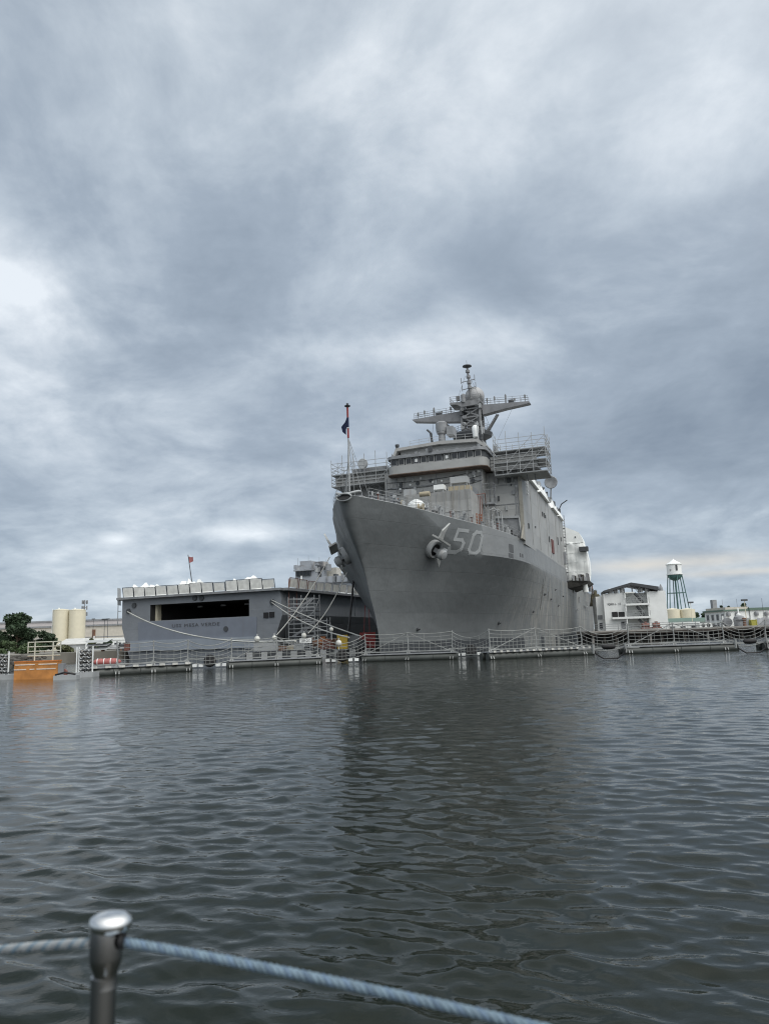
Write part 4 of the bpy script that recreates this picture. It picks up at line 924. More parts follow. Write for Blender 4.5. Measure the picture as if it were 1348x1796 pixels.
for i in range(9):
    y0 = .8 + i * 3.1; y1 = y0 + 2.6; h = 1.5 + rp.uniform(-.12, .12); mb = MB()
    for y in (y0, y1): mb.bar((xr + 1.1, y, ZD - .1), (xr + 1.35, y, ZD + h), .11)
    mb.bar((xr + 1.35, y0, ZD + h), (xr + 1.35, y1, ZD + h), .09); f_ = mb.build('net_frame', M_brown if i < 3 else M_mid, LPD)
    MB().prism([(xr + 1.14, y0 + .1, ZD + .1), (xr + 1.14, y1 - .1, ZD + .1), (xr + 1.32, y1 - .1, ZD + h - .1), (xr + 1.32, y0 + .1, ZD + h - .1)], (.03, 0, 0)).build('panel', M_sheet, f_)
mb = MB()
for k in range(4): x = xl - .4 - .25 * k; mb.bar((x, -.6 + k * .5, ZD - 1.2), (x - .1, -.6 + k * .5, ZD + 1.7), .09)
mb.bar((xl - 1.2, .5, ZD - 2.2), (xl - .2, 0, ZD - 2.2), .09); mb.bar((xl - 1.3, .5, ZD - 4.4), (xl - 1.3, .5, ZD), .09); mb.build('corner_rack', M_galv, LPD)
mb = MB()
for y in (1.5, 4.0): mb.tube([(xr + .7, y, ZD + 1.5), (xr + .75, y, ZD - 5.0)], .07, 6)
mb.build('rusty_pipe', M_redox, LPD)
a, b = lp(337, 1023, 3), lp(330, 973, 3); fp = MB().tube([(a.x, 3, ZD), a, b], .10, 6, .07).build('flagpole', M_dark, LPD)
MB().add([b + Vector((.1, 0, -.3)), b + Vector((.6, .1, -.45)), b + Vector((.95, .0, -.4)), b + Vector((.95, .1, -1.15)), b + Vector((.5, .1, -1.3)), b + Vector((.25, 0, -1.4)), b + Vector((.1, .06, -.3)), b + Vector((.6, .16, -.45)), b + Vector((.95, .06, -.4)), b + Vector((.95, .16, -1.15)), b + Vector((.5, .16, -1.3)), b + Vector((.25, .06, -1.4))],
         [(0, 1, 4, 5), (1, 2, 3, 4), (11, 10, 7, 6), (10, 9, 8, 7), (0, 5, 11, 6), (2, 8, 9, 3), (0, 6, 7, 1), (1, 7, 8, 2), (5, 4, 10, 11), (4, 3, 9, 10)]).build('flag', mat('red_flag', (.36, .14, .14), .8), fp)
# superstructure of the second ship
YS = 78.0
def blk(name, m, x0, x1, y0, y1, z0, z1, par, tx=0.0, ty=0.0):
    mb = MB(); v = [(x0, y0, z0), (x1, y0, z0), (x1, y1, z0), (x0, y1, z0), (x0 + tx, y0 + ty, z1), (x1 - tx, y0 + ty, z1), (x1 - tx, y1 - ty, z1), (x0 + tx, y1 - ty, z1)]
    mb.add(v, [(0, 3, 2, 1), (4, 5, 6, 7), (0, 1, 5, 4), (1, 2, 6, 5), (2, 3, 7, 6), (3, 0, 4, 7)]); return mb.build(name, m, par)
ML2 = mat('pale_slate', (.29, .31, .335), .5, var=.1, streak=.2)
a, b = lp(513, 1040, YS), lp(575, 1012, YS); c = lp(655, 1012, YS)
isl = blk('superstructure', ML2, a.x, c.x + 6, YS, YS + 40, ZD - .1, lp(580, 1010, YS).z, LPD, .6, .8)
t1 = lp(517, 1012, YS); t2 = lp(553, 992, YS); ctl = blk('control_tower', ML2, a.x + .4, lp(556, 1012, YS).x, YS + .2, YS + 9, ZD, t2.z, isl, .35, .3)
w0, w1 = lp(519, 1011, YS), lp(544, 1001, YS); wt = MB().box((w0.x, YS + .05, w0.z), (w1.x, YS + .5, w1.z)).build('window_band', M_dark, isl)
for k in range(4): x = w0.x + .25 + k * (w1.x - w0.x - .3) / 4; MB().box((x, YS, w0.z + .15), (x + .72, YS + .06, w1.z - .15)).build('pane', M_glass, wt)
MB().box((w0.x - .5, YS - .5, w1.z + .1), (w1.x + .5, YS + .3, w1.z + .4)).build('window_hood', ML2, isl)
for (x0, y0, x1, y1, m_, nm) in ((526, 993, 545, 983, ML2, 'roof_house'), (550, 1006, 568, 985, mat('warm_grey', (.30, .29, .28), .6), 'roof_house'), (562, 1008, 590, 995, mat('warm_sheet', (.40, .39, .35), .7, var=.2, vscale=2), 'sheeted_gear'), (552, 990, 566, 984, ML2, 'roof_tank')):
    p, q = lp(x0, y0, YS + 4), lp(x1, y1, YS + 4); MB().box((p.x, YS + 4, p.z - 1), (q.x, YS + 7, q.z)).build(nm, m_, isl)
rp = random.Random(15)
for k in range(30):
    px_ = rp.uniform(516, 640); py_ = rp.uniform(988, 1000) if px_ < 575 else rp.uniform(1003, 1012); q = lp(px_, py_, YS + 2); w_ = rp.uniform(.2, .9)
    MB().box((q.x, YS + rp.uniform(-.3, 2), q.z - rp.uniform(1, 2)), (q.x + w_, YS + 3, q.z)).build('roof_fitting', rp.choice([M_mid, M_grey, M_dark, ML2]), isl)
for px_, h_ in ((522, 3.0), (541, 4.2), (560, 3.4), (572, 2.2)): q = lp(px_, 990, YS + 5); MB().tube([q - Vector((0, 0, 1)), q + Vector((0, 0, h_ * .6))], .05, 5).build('whip_aerial', M_mid, isl)
MB().tube([lp(528, 1022, YS - 2), lp(528.5, 1010, YS - 2)], .22, 8).build('beacon', M_white, isl)
mb = MB(); p, q = lp(574, 1040, YS), lp(574, 1023, YS); r_ = lp(655, 1018, YS); mb.bar((p.x, YS - .12, p.z), (q.x, YS + .25, q.z), .3); mb.bar((q.x, YS + .3, q.z), (r_.x, YS + .3, q.z), .28); mb.build('hangar_door_seam', M_dark, isl)
p, q = lp(626, 1046, 30), lp(641, 1036, 30); MB().box((p.x, 30, ZD), (q.x, 33, q.z)).build('deck_container', mat('faded_orange', (.38, .16, .07), .7, var=.2), LPD)
for k, (px, lab) in enumerate(((263, 'left end of white sheeting behind the stern net panels'), (338, 'white sheeting heap below the red flag on the dark-bay ship'), (440, 'white sheeting heap near the right corner of the square stern'))):
    x = lp(px, 1040, 4).x; o = crumple(x - 3.2, x + 3.2, 1.2, 6, ZD, 2.9, 18, 8, 20 + k, 1.6).build('tarpaulin', M_tarp, None, 45); o.location = LC; o.rotation_euler = (0, 0, -LA); tag(o, lab, 'tarpaulin', 'white sheeting on the square sterned ship', 'thing')
o = crumple(xr - 3.0, xr + 1.0, 24, 62, ZD, 2.3, 8, 40, 33).build('tarpaulin', M_tarp, None, 45); o.location = LC; o.rotation_euler = (0, 0, -LA)
tag(o, 'long white sheeting along the deck edge behind the hanging anchor ropes', 'tarpaulin', 'white sheeting on the square sterned ship', 'thing')
mb = MB(); railing(mb, [(xr + 1.2, 28, ZD), (xr + 1.2, 94, ZD)], 1.0, 2.0, .04); mb.build('gallery_rail', M_galv, LPD)
mb = MB(); rp = random.Random(2)
for k in range(12): y = 30 + k * 4.3; MB().box((xr + .6, y, ZD + .05), (xr + 1.1, y + rp.uniform(.5, 2), ZD + rp.uniform(.4, 1.1))).build('gallery_locker', rp.choice([M_mid, M_dark, M_grey]), LPD)

# stair scaffold beside that ship
c = P(534, 1112, 104); c.z = 0.9
t = thing('scaffold_stair', 'grey scaffold stair tower against the side of the square-sterned ship', 'scaffold', c, R(-12))
fr, pk = scaffold(-1.9, 1.9, -1.2, 1.2, 0, 6.9, 2, 1, 4, r=.04, extra=.6)
fr.build('tube_frame', M_galv, t); pk.build('plank_deck', M_mid, t)
mb = MB()
for k in range(4): z = k * 1.72; mb.bar((-1.5 if k % 2 else 1.5, -.6, z), (1.5 if k % 2 else -1.5, -.6, z + 1.72), .12, .3)
mb.build('stair_flight', M_mid, t)
fr, pk = scaffold(-1.2, 2.2, -1.0, 1.0, 0, 3.6, 2, 1, 2, r=.035, extra=.5)
c = P(548, 1112, 98); c.z = .9
t = thing('scaffold_bay', 'short grey scaffold bay standing just in front of the stair tower', 'scaffold', c, R(-8)); fr.build('tube_frame', M_galv, t); pk.build('plank_deck', M_mid, t)

# ================================================================== work barge between the ships, with gear on it
c = P(548, 1140, 92); c.z = 0
wb = thing('work_barge', 'low grey work barge behind the net barrier left of the tall bow', 'barge', c, R(1.5))
hw = 7.6
MB().box((-hw, -4, -.4), (hw, 13, .95)).build('hull', M_boot, wb)
mb = MB()
for k in range(9): x = -hw + .2 + k * 1.72; mb.box((x, -4.18, .0), (x + .75, -4.0, .86))
for k in range(9): x = -hw + .2 + k * 1.72; MB().box((x, -4.18, .02), (x + .72, -4.0, .88)).build('fender_plate', M_galv, wb)
mb = MB(); railing(mb, [(-hw, -3.9, .95), (hw, -3.9, .95)], 1.2, 1.5, .035); mb.build('deck_rail', M_galv, wb)
def gear(name, lab, cat, px, py, Y, builder, m, z=.95, group=None, smooth=40):
    p = P(px, py, Y); p.z = z; o = builder().build(name, m, None, smooth); o.location = p; tag(o, lab, cat, group, 'thing'); return o
def crate(w, d, h):
    mb = MB(); mb.box((-w / 2, 0, 0), (w / 2, d, h))
    for x in (-w / 2, w / 2):
        for y in (0, d): mb.box((x - .07, y - .07, 0), (x + .07, y + .07, h + .05))
    mb.box((-w / 2 - .04, -.05, h - .1), (w / 2 + .04, 0, h + .04)); mb.box((-w / 2 - .04, -.05, 0), (w / 2 + .04, 0, .12)); return mb
gear('container', 'dark red steel container by the foot of the tall bow', 'container', 644, 1110, 88, lambda: crate(1.7, 1.4, 1.75), M_red)
gear('crate', 'yellow lattice crate under the ends of the twin mooring lines', 'crate', 600, 1113, 87, lambda: crate(1.05, .9, 1.55), M_yellow)
gear('generator', 'grey generator box between the yellow crate and the red container', 'generator', 623, 1113, 88, lambda: crate(1.3, 1.0, 1.45), M_mid)
gear('locker', 'rusty brown locker left of the yellow crate on the work barge', 'locker', 583, 1118, 90, lambda: crate(1.4, .9, 1.1), M_brown)
gear('spool', 'rusty low cable drum beside the foot of the scaffold tower', 'drum', 556, 1118, 90, lambda: MB().lathe([(.7, -.5), (.7, -.42), (.4, -.4), (.4, .4), (.7, .42), (.7, .5)], (0, 0, .7), 18, 'x'), M_brown)
for px, py, r_, lab in ((451, 1121, .42, 'white round buoy at the left end of the middle netting'), (481, 1119, .34, 'small white buoy where the pale stern line reaches the barrier'), (533, 1115, .46, 'white buoy under the foot of the slanting rope'), (581, 1104, .36, 'white buoy hanging highest near the twin mooring lines'), (594, 1128, .42, 'white buoy inside the sagging net before the yellow crate')):
    Yb = 66.5 if px in (451, 481, 594) else 80; p = P(px, py, Yb)
    o = thing('buoy', lab, 'buoy', p, 0, 'white mooring buoys')
    r_ *= .62; MB().ball((0, 0, 0), r_, 14, (1, 1, 1.12)).build('float_ball', mat('scuffed_buoy', (.52, .52, .48), .6, var=.2, vscale=5), o, 60); MB().tube([(0, 0, r_), (0, 0, r_ + .2)], .07, 6).tube([(0, 0, -r_ - .9 if Yb == 80 else -r_ - .3), (0, 0, -r_)], .05, 5).build('eye', M_galv, o)
p = P(536, 1123.5, 66.4); o = thing('sign_board', 'white rectangular sign hung on the netting below the scaffold tower', 'sign', p)
MB().box((-.52, -.03, -.2), (.52, .03, .2)).build('board', M_white, o)
text_mesh('lettering', 'KEEP OUT', M_black, o, (-.4, -.035, -.10), (1, 0, 0), (0, 0, 1), .8, .2, .01)

for nm, lab, cat, px, py, Y, b_, m_ in (
    ('pallet_stack', 'stack of timber pallets on the work barge left of the scaffold foot', 'pallets', 497, 1120, 91, lambda: [MB()][0].box((-.6, 0, 0), (.6, 1, .14)).box((-.6, 0, .2), (.6, 1, .34)).box((-.6, 0, .4), (.6, 1, .54)).box((-.55, .1, .14), (-.4, .9, .4)).box((.4, .1, .14), (.55, .9, .4)), M_brown),
    ('rope_coil', 'coil of tan rope at the end of the long pale stern line', 'rope', 512, 1122, 90, lambda: MB().lathe([(.3, 0), (.55, .02), (.6, .15), (.55, .3), (.58, .42), (.5, .55), (.3, .56)], (0, 0, 0), 16), M_tan),
    ('tool_box', 'grey tool chest in front of the scaffold tower foot', 'tool box', 524, 1120, 89.5, lambda: crate(1.1, .6, .7), M_grey),
    ('compressor', 'dirty orange compressor at the foot of the short scaffold bay', 'compressor', 566, 1118, 89, lambda: MB().box((-.7, 0, .25), (.7, .8, .5)).lathe([(.1, -.75), (.4, -.65), (.4, .65), (.1, .75)], (0, .4, .85), 14, 'x').box((-.3, .1, 1.2), (.3, .7, 1.5)), mat('dirty_orange', (.30, .12, .05), .8, var=.3)),
    ('tarp_heap', 'heap of dull brown tarpaulin between locker and yellow crate', 'tarpaulin', 574, 1120, 88.5, lambda: crumple(-.9, .9, 0, 1.0, 0, 1.2, 8, 6, 61), M_redox),
    ('work_cabin', 'pale grey work cabin standing on the left half of the work barge', 'cabin', 466, 1120, 93, lambda: MB().box((-1.5, 0, 0), (1.5, 2, 1.2)).box((-1.6, -.1, 1.2), (1.6, 2.1, 1.3)).box((-1.0, -.04, .45), (-.4, .02, 1.0)), M_grey),
    ('welding_set', 'dark welding set beside the red container', 'machine', 633, 1116, 87, lambda: crate(.8, .6, .9), M_dark)):
    gear(nm, lab, cat, px, py, Y, b_, m_)
# ================================================================== mooring lines
def line(lab, pts, r_, m=M_rope, name='mooring_line', grp='mooring lines', n=6, kind='mooring line'):
    o = MB().tube(pts, r_, n).build(name, m, None, 60); return tag(o, lab, kind, grp, 'thing')
A0 = LC + LX * lp(226, 1073).x + Vector((0, 0, lp(226, 1073).z)) - LY * .3
line('long pale line crossing the square stern from its left corner', sag(A0, P(518, 1124, 72), 1.6, 24), .10)
A1 = LC + LX * lp(478, 1055).x + Vector((0, 0, lp(478, 1055).z)) - LY * .3
line('upper of the twin pale lines from the right stern corner', sag(A1 + Vector((0, 0, .22)), P(632, 1116, 82), .25, 16), .075)
line('lower of the twin pale lines from the right stern corner', sag(A1 - Vector((0, 0, .12)), P(612, 1118, 80), .7, 16), .075)
hz = lambda px, py, b: (lambda q: S0 + SB * q.x + SA * q.y + Vector((0, 0, q.z)))(sd(px, py, b))
line('slanting rope from the shadowed anchor down to the scaffold foot', sag(hz(578, 977, -8.6), P(485, 1114, 84), .6, 16), .055)
line('rope from under the shadowed anchor to the white buoy', sag(hz(608, 1004, -7.4), P(540, 1111, 84), .8, 16), .06)
line('thick black hose hanging down from under the shadowed anchor', sag(hz(621, 1000, -6.9), P(610, 1112, 87), .5, 16), .13, M_black, 'hanging_hose', None, 8, 'hose')
line('thin dark line hanging beside the thick black hose', sag(hz(624, 1001, -6.9), P(622, 1080, 88), .1, 10), .035, M_dark)
line('leftmost thin red hoist line beside the bow stem', [P(640, 1062, 92), P(638, 1112, 90)], .035, M_red, 'hoist_line', 'red hoist lines', 5, 'line')
line('rightmost thin red hoist line beside the bow stem', [P(647, 1062, 92), P(648, 1110, 90)], .035, M_red, 'hoist_line', 'red hoist lines', 5, 'line')

# ================================================================== floating barrier with nets
def net(mb_main, mb_thin, p, q, z0, z1, d, rows=6, step=.42, cut=0.0):
    p = Vector(p); q = Vector(q); L = (q - p).length; n = max(4, int(L / step)); top = []
    for k in range(rows):
        fz = k / (rows - 1); zz = z0 + (z1 - z0) * fz; dd = d * (0.55 + .45 * fz)
        pts = sag((p.x, p.y, zz), (q.x, q.y, zz), dd, 12); (mb_main if k in (0, rows - 1) else mb_thin).tube(pts, .028 if k in (0, rows - 1) else .019, 4)
    for i in range(1, n):
        t = i / n; dip = 4 * t * (1 - t)
        if cut and (t < cut or t > 1 - cut): continue
        x = p.lerp(q, t); zb_, zt_ = z0 - d * .55 * dip, z1 - d * dip
        if i % 3: zt_ = zb_ + (zt_ - zb_) * .62
        mb_thin.bar((x.x, x.y, zb_), (x.x, x.y, zt_), .024)
NZ0, NZ1 = .82, 2.5
def unit(lab, a, b, posts, dashes=False, diag=True, h=NZ1, board=True):
    A_ = PZ(*a, 0); B_ = PZ(*b, 0); c = (A_ + B_) / 2; d = (B_ - A_); L = d.length; ang = math.atan2(d.y, d.x)
    t = thing('barrier_pontoon', lab, 'floating barrier', c, ang, 'floating net barrier sections')
    hl = L / 2
    mb = MB(); mb.tube([(-hl, .35, .20), (hl, .35, .20)], .33, 16); mb.tube([(-hl, 1.5, .20), (hl, 1.5, .20)], .33, 12); [mb.lathe([(.34, -.03), (.37, 0), (.34, .03)], (xx, .35, .20), 16, 'x') for xx in (-hl + .06, -hl * .5, 0, hl * .5, hl - .06)]; mb.build('float_tube', M_tube, t, 40)
    mb = MB(); mb.box((-hl + .1, .08, .55), (hl - .1, 1.7, .62)); mb.build('deck', M_mid, t)
    if dashes:
        k = 0; x = -hl + .4
        while x < hl - .4:
            MB().box((x, -.06, .56), (x + (.42 if dashes == 2 else .24), .08, .72)).build('white_float' if dashes == 1 else 'white_marker', mat('dull_white', (.46, .46, .43), .7, var=.25, vscale=4), t); x += 1.0 if dashes == 2 else .62
    xs = [(-hl + (px - a[0]) / (b[0] - a[0]) * L) for px in posts]
    rb_ = random.Random(int(a[0]) + 3)
    for i, x in enumerate(xs):
        po = MB().tube([(x, .5, .6), (x + rb_.uniform(-.03, .03), .5, (h + .6) / 2), (x + rb_.uniform(-.09, .09), .5 + rb_.uniform(-.08, .08), h + rb_.uniform(-.04, .06))], .055, 8).build('post', M_bar, t, 60)
        mb = MB(); mb.bar((x - .08, .5, .75), (x - .20, -.12, .05), .07); mb.bar((x + .12, .5, .75), (x + .04, -.12, .05), .07); mb.bar((x - .1, .5, .95), (x + .1, .5, .75), .1); mb.build('foot_bracket', M_bar, po)
    mb = MB(); mb.bar((-hl + .2, .5, .80), (hl - .2, .5, .80), .09)
    if diag and len(xs) == 3:
        mb.bar((xs[1], .52, h - .02), (xs[0] + .4, .52, .85), .06); mb.bar((xs[1], .52, h - .02), (xs[2] - .4, .52, .85), .06)
    mb.build('brace', M_bar, t)
    m1, m2 = MB(), MB()
    for x0, x1 in zip(xs, xs[1:]): net(m1, m2, (x0, .48, 0), (x1, .48, 0), NZ0 + .05, h - .05, rb_.uniform(.06, .24), 6, rb_.uniform(.36, .5))
    if m1.v: m1.v += m2.v and []; nn = m1.build('net', M_net, t); m2.build('mesh_cord', M_net, nn)
    Rm = Matrix.Rotation(ang, 3, 'Z'); wpos = [c + Rm @ Vector((x, .5, 0)) for x in (xs[0], xs[-1])]
    return wpos
def gap(lab, p, q, d=.55, rows=6):
    c = (Vector(p) + Vector(q)) / 2; c.z = 0; t = thing('net_span', lab, 'net', c, 0, 'nets slung between the barrier sections')
    m1, m2 = MB(), MB(); net(m1, m2, Vector(p) - c, Vector(q) - c, NZ0 - .1, NZ1 - .05, d, rows, .40)
    m1.build('head_rope', M_net, t); m2.build('mesh_cord', M_net, t)
U1 = unit('net barrier section with white dashes below the red inflatable boom', (150, 1187), (338, 1177), (205, 268, 331), 2, False)
U2 = unit('net barrier section in front of the work barge, carrying a white sign', (400, 1172.5), (566, 1165), (407, 485, 559))
U3 = unit('net barrier section directly before the sharp stem of the warship', (634, 1161), (802, 1156), (640, 716, 793))
U4 = unit('net barrier section with tall mid post and white floats before the port side', (858, 1157), (1043, 1148), (864, 944, 1026), 1)
U5 = unit('net barrier section before the white floating barracks and pier', (1095, 1147), (1296, 1140), (1107, 1187, 1275))
U6 = unit('net barrier section cut off by the right border', (1342, 1139), (1520, 1133), (1350, 1430, 1512))
gap('sagging net just right of the red boom', U1[1], U2[0], .5); gap('sagging net holding a white buoy left of the stem', U2[1], U3[0], .75)
gap('sagging net below the hull between two dark floats left of the tall mid post', U3[1], U4[0], .6); gap('sagging net at the stern end of the grey hull', U4[1], U5[0], .75); gap('rightmost sagging net below the beacon hut', U5[1], U6[0], .75)
for (px, py, lab, u) in ((368, 1166, 'black coupling float right of the dashed section', 0), (600, 1157, 'black coupling float just left of the stem', 0), (826, 1146, 'black coupling float in the middle of the hull', 0), (1068, 1151, 'black coupling float with drooping chain by the hull end', 1), (1316, 1141, 'rightmost black coupling float with drooping chain', 1)):
    p = PZ(px, py + 3, .12); o = thing('coupling_float', lab, 'float', p, 0, 'black floats joining the barrier sections')
    if u:
        MB().lathe([(.06, -.5), (.16, -.4), (.2, 0), (.16, .4), (.06, .5)], (0, 0, .80), 12, 'x').build('fender', M_black, o, 50)
        MB().tube([(-1.15, -.2, .8), (-1.05, -.3, .35), (-.5, -.3, -.02), (.5, -.3, -.02), (1.05, -.3, .35), (1.15, -.2, .8)], .055, 6).build('chain', M_black, o, 60)
        for x in (-1.15, 1.15): MB().tube([(x, -.2, .35), (x, -.2, 1.0)], .09, 6).build('lug', M_bar, o)
    else:
        MB().lathe([(.25, -.2), (.48, -.18), (.56, 0), (.48, .18), (.25, .2)], (0, 0, .50), 18, 'y').build('fender', M_black, o, 50)
        for x in (-1.3, -.75, .75, 1.3): MB().box((x - .18, -.2, .0), (x + .18, .2, .24)).build('white_float', M_white, o)
    a_ = MB().bar((-2.2, 0, .7), (2.2, 0, .7), .10).build('drawbar', M_bar, o)
# end gates: bunched black and white net floats on a frame
def gate_stack(lab, px0, px1, pyb, pyt):
    a = PZ(px0, pyb, 0); b = PZ(px1, pyb - 1, 0); w = (b - a).length; hgt = P((px0 + px1) / 2, pyt, a.y).z; c = (a + b) / 2; c.z = 0
    t = thing('barrier_gate', lab, 'barrier gate', c, 0, 'bunched barrier gates')
    MB().box((-w / 2 - .1, -.3, -.2), (w / 2 + .1, 1.0, .35)).build('base_float', M_grey, t)
    mb = MB()
    for x in (-w / 2 + .05, -w / 2 + .22, w / 2 - .05): mb.bar((x, 0, .3), (x, 0, hgt), .075)
    mb.build('post', M_white, t)
    n = 13
    for k in range(n):
        z = .42 + (hgt - .6) * k / (n - 1)
        for j in range(3):
            x0 = -w / 2 + .3 + j * (w - .42) / 3; x1 = x0 + (w - .42) / 3 - .03
            MB().tube(sag((x0, -.12 + .1 * (k % 2), z), (x1, -.12 + .1 * (k % 2), z), .06 * (1 + (k + j) % 3), 5), .045, 6).build('net_float', (M_grey, M_black, M_galv, M_dark)[k % 4], t, 60)
    return t
gate_stack('tall bunched black and white gate right of the orange float', 133, 163, 1188, 1134)
gate_stack('bunched black and white gate at the left border', -10, 16, 1192, 1143)
# orange steel float with pipe rails
a = PZ(28, 1192, 0); b = PZ(97, 1190, 0); c = (a + b) / 2; w = (b - a).length; H = P(60, 1159, a.y).z
t = thing('orange_float', 'big rusty orange steel float with white stripes at the left', 'float', c, R(3))
mb = MB(); mb.box((-w / 2, 0, -.3), (w / 2, .75, H - .09)); mb.build('hull', M_orange, t)
MB().box((-w / 2 - .02, -.03, H - .09), (w / 2 + .02, .78, H)).build('top_plate', mat('orange_rust', (.42, .14, .03), .7, var=.3, vscale=2), t)
M_stripe = mat('worn_white_stripe', (.62, .55, .48), .7, var=.2, vscale=2)
for x0, x1, z in ((-.48, -.02, .80), (.06, .49, .80), (-.5, -.22, .54), (-.14, -.03, .54), (.02, .46, .54)): MB().box((x0 * w, -.025, H * z - .035), (x1 * w, .002, H * z + .035)).build('white_stripe', M_stripe, t)
MB().box((w / 2, .1, -.2), (w / 2 + .4, .6, H * .8)).build('end_bracket', M_mid, t)
mb = MB(); mb.lathe([(.3, 0), (.35, .1), (.3, .2)], (w / 2 + .3, .25, .35), 12, 'y'); mb.build('end_fender', M_redox, t)
mb = MB(); hx0, hx1 = -.83, 1.55; zt_ = P(70, 1125, a.y).z
for x in (hx0, hx0 + .5, hx1 - .55, hx1): mb.tube([(x, .5, H if x in (hx0 + .5, hx1 - .55) else H + .55), (x, .5, zt_)], .045 if x in (hx0, hx1) else .06, 8)
for k in range(4): z = zt_ - .05 - k * (zt_ - H) / 4.2; mb.tube([(hx0, .5, z), (hx1, .5, z)], .042, 8)
mb.build('pipe_rail', mat('pale_pipe', (.46, .46, .38), .5), t, 60)
p = PZ(20, 1187, .2); o = thing('link_float', 'small grey link float left of the orange float', 'float', p); MB().box((-.7, 0, -.2), (.5, .6, .18)).build('pad', M_grey, o); MB().tube([(-.5, .1, .2), (.2, .2, .5), (.6, .2, .3)], .06, 6).build('strap', M_dark, o)
p = PZ(119, 1187, .2); o = thing('link_float', 'low grey link float between orange float and tall gate', 'float', p); MB().box((-1.0, 0, -.2), (.6, .6, .10)).build('pad', M_grey, o); MB().tube([(-.9, .1, .15), (-.2, .0, .3), (.5, .1, .15)], .07, 6).build('strap', M_black, o)
# red inflatable boom on the dashed section
p = P(188, 1160, 59); p.z = .72
t = thing('inflatable_boom', 'red inflatable boom lying on the dashed barrier section', 'boom', p, R(8))
mb = MB(); Lb = 1.1
prof = []
for k in range(25): u = k / 24; prof.append((.27 * min(1, (1 - abs(2 * u - 1) ** 6) + .02) * (1 + .06 * math.cos(u * 44)), -Lb + 2 * Lb * u))
mb.lathe(prof, (0, 0, .26), 14, 'x'); mb.build('tube', mat('faded_red_vinyl', (.36, .115, .105), .5, var=.15, vscale=3), t, 60)
for x in (-.7, -.2, .3, .8): MB().lathe([(.285, -.03), (.295, 0), (.285, .03)], (x, 0, .26), 14, 'x').build('strap', M_white, t, 60)

# ================================================================== right bank
def frame_at(px, py, Y, yaw):
    """local frame (x along the front, y away, z up from the water) whose origin projects at a pixel"""
    o = P(px, py, Y); o.z = 0; X = Vector((math.cos(yaw), math.sin(yaw), 0)); Yv = Vector((-math.sin(yaw), math.cos(yaw), 0))
    def loc(px, py, y=0.0):
        d = ray(px, py); t = (y - (CAMP - o).dot(Yv)) / d.dot(Yv); q = CAMP + d * t - o; return Vector((q.dot(X), y, q.z))
    return o, loc
# pier on piles
o, lc = frame_at(1050, 1115, 129, R(1))
t = thing('pier', 'long dark-piled concrete pier below the white floating barracks', 'pier', o, R(1))
x1 = 170.0
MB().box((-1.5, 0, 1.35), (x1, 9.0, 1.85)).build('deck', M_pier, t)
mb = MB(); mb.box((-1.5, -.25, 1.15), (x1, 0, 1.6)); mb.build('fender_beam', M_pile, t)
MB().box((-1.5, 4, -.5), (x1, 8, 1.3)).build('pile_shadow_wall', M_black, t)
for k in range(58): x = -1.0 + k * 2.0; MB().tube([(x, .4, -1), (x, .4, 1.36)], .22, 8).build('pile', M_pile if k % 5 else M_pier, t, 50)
mb = MB(); railing(mb, [(-1, .3, 1.85), (26, .3, 1.85)], 1.1, 2.2, .05); mb.build('rail', M_mid, t)
# floating barracks
o, lc = frame_at(1062, 1106, 146, R(-12))
t = thing('floating_barracks', 'white floating barracks with outside stairs and dark pitched canopy', 'barge', o, R(-12))
x1 = lc(1169, 1070).x; zt = lc(1115, 1039).z; zb = .4
cx0, cx1 = lc(1097, 1070).x, lc(1136, 1070).x; dp = 2.0
mb = MB(); mb.box((0, 0, zb), (cx0, 16, zt)); mb.box((cx1, 0, zb), (x1, 16, zt + .12)); mb.box((cx0, dp, zb), (cx1, 16, zt - .05)); mb.build('wall', M_white, t)
MB().box((-1.3, 2.5, zb), (0, 14, zt - .4)).build('side_block', M_white, t)
MB().box((-1.2, 2.35, 4.1), (-.3, 2.5, 4.9)).build('side_panel', M_mid, t); MB().box((-1.0, 2.35, 2.2), (-.4, 2.5, 3.4)).build('window', M_glass, t)
mb = MB(); pk_ = lc(1105, 1022); l_ = lc(1058, 1036); r_ = lc(1153, 1029)
mb.prism([(l_.x, -.8, l_.z), (pk_.x, -.8, pk_.z), (r_.x, -.8, r_.z), (r_.x, -.8, r_.z - .75), (pk_.x, -.8, pk_.z - .5), (l_.x, -.8, l_.z - .45)], (0, 9, 0)); cn = mb.build('canopy', M_dark, t)
for x in np.linspace(l_.x + .8, r_.x - .4, 7): MB().bar((x, -.3, zt), (x, -.3, pk_.z - 1.1), .2).build('canopy_post', M_dark, cn)
for px in (1069, 1079, 1090, 1122, 1134): c = lc(px, 1037, 1); MB().lathe([(.5, 0), (.5, .7), (.3, 1.0), (.05, 1.05)], (c.x, 1, zt), 12).build('roof_vent', M_white, t, 40)
za, zb2 = lc(1116, 1060).z, lc(1116, 1083).z
mb = MB(); mb.box((cx0 - .1, -1.0, za - .18), (cx1 + .3, dp, za + .18)); mb.build('balcony', M_white, t)
mb = MB(); mb.box((lc(1072, 1083).x, -1.0, zb2 - .2), (cx1 + .4, dp, zb2 + .2)); mb.build('balcony', M_white, t)
MB().box((cx0, -1.0, zt - .1), (lc(1111, 1040).x, dp, zt + .1)).build('balcony', M_white, t)
for z in (za + .18, zb2 + .2):
    mb = MB(); railing(mb, [(cx0, -.95, z), (cx1 + .2, -.95, z)], 1.1, 1.3, .04); mb.build('balcony_rail', M_galv, t)
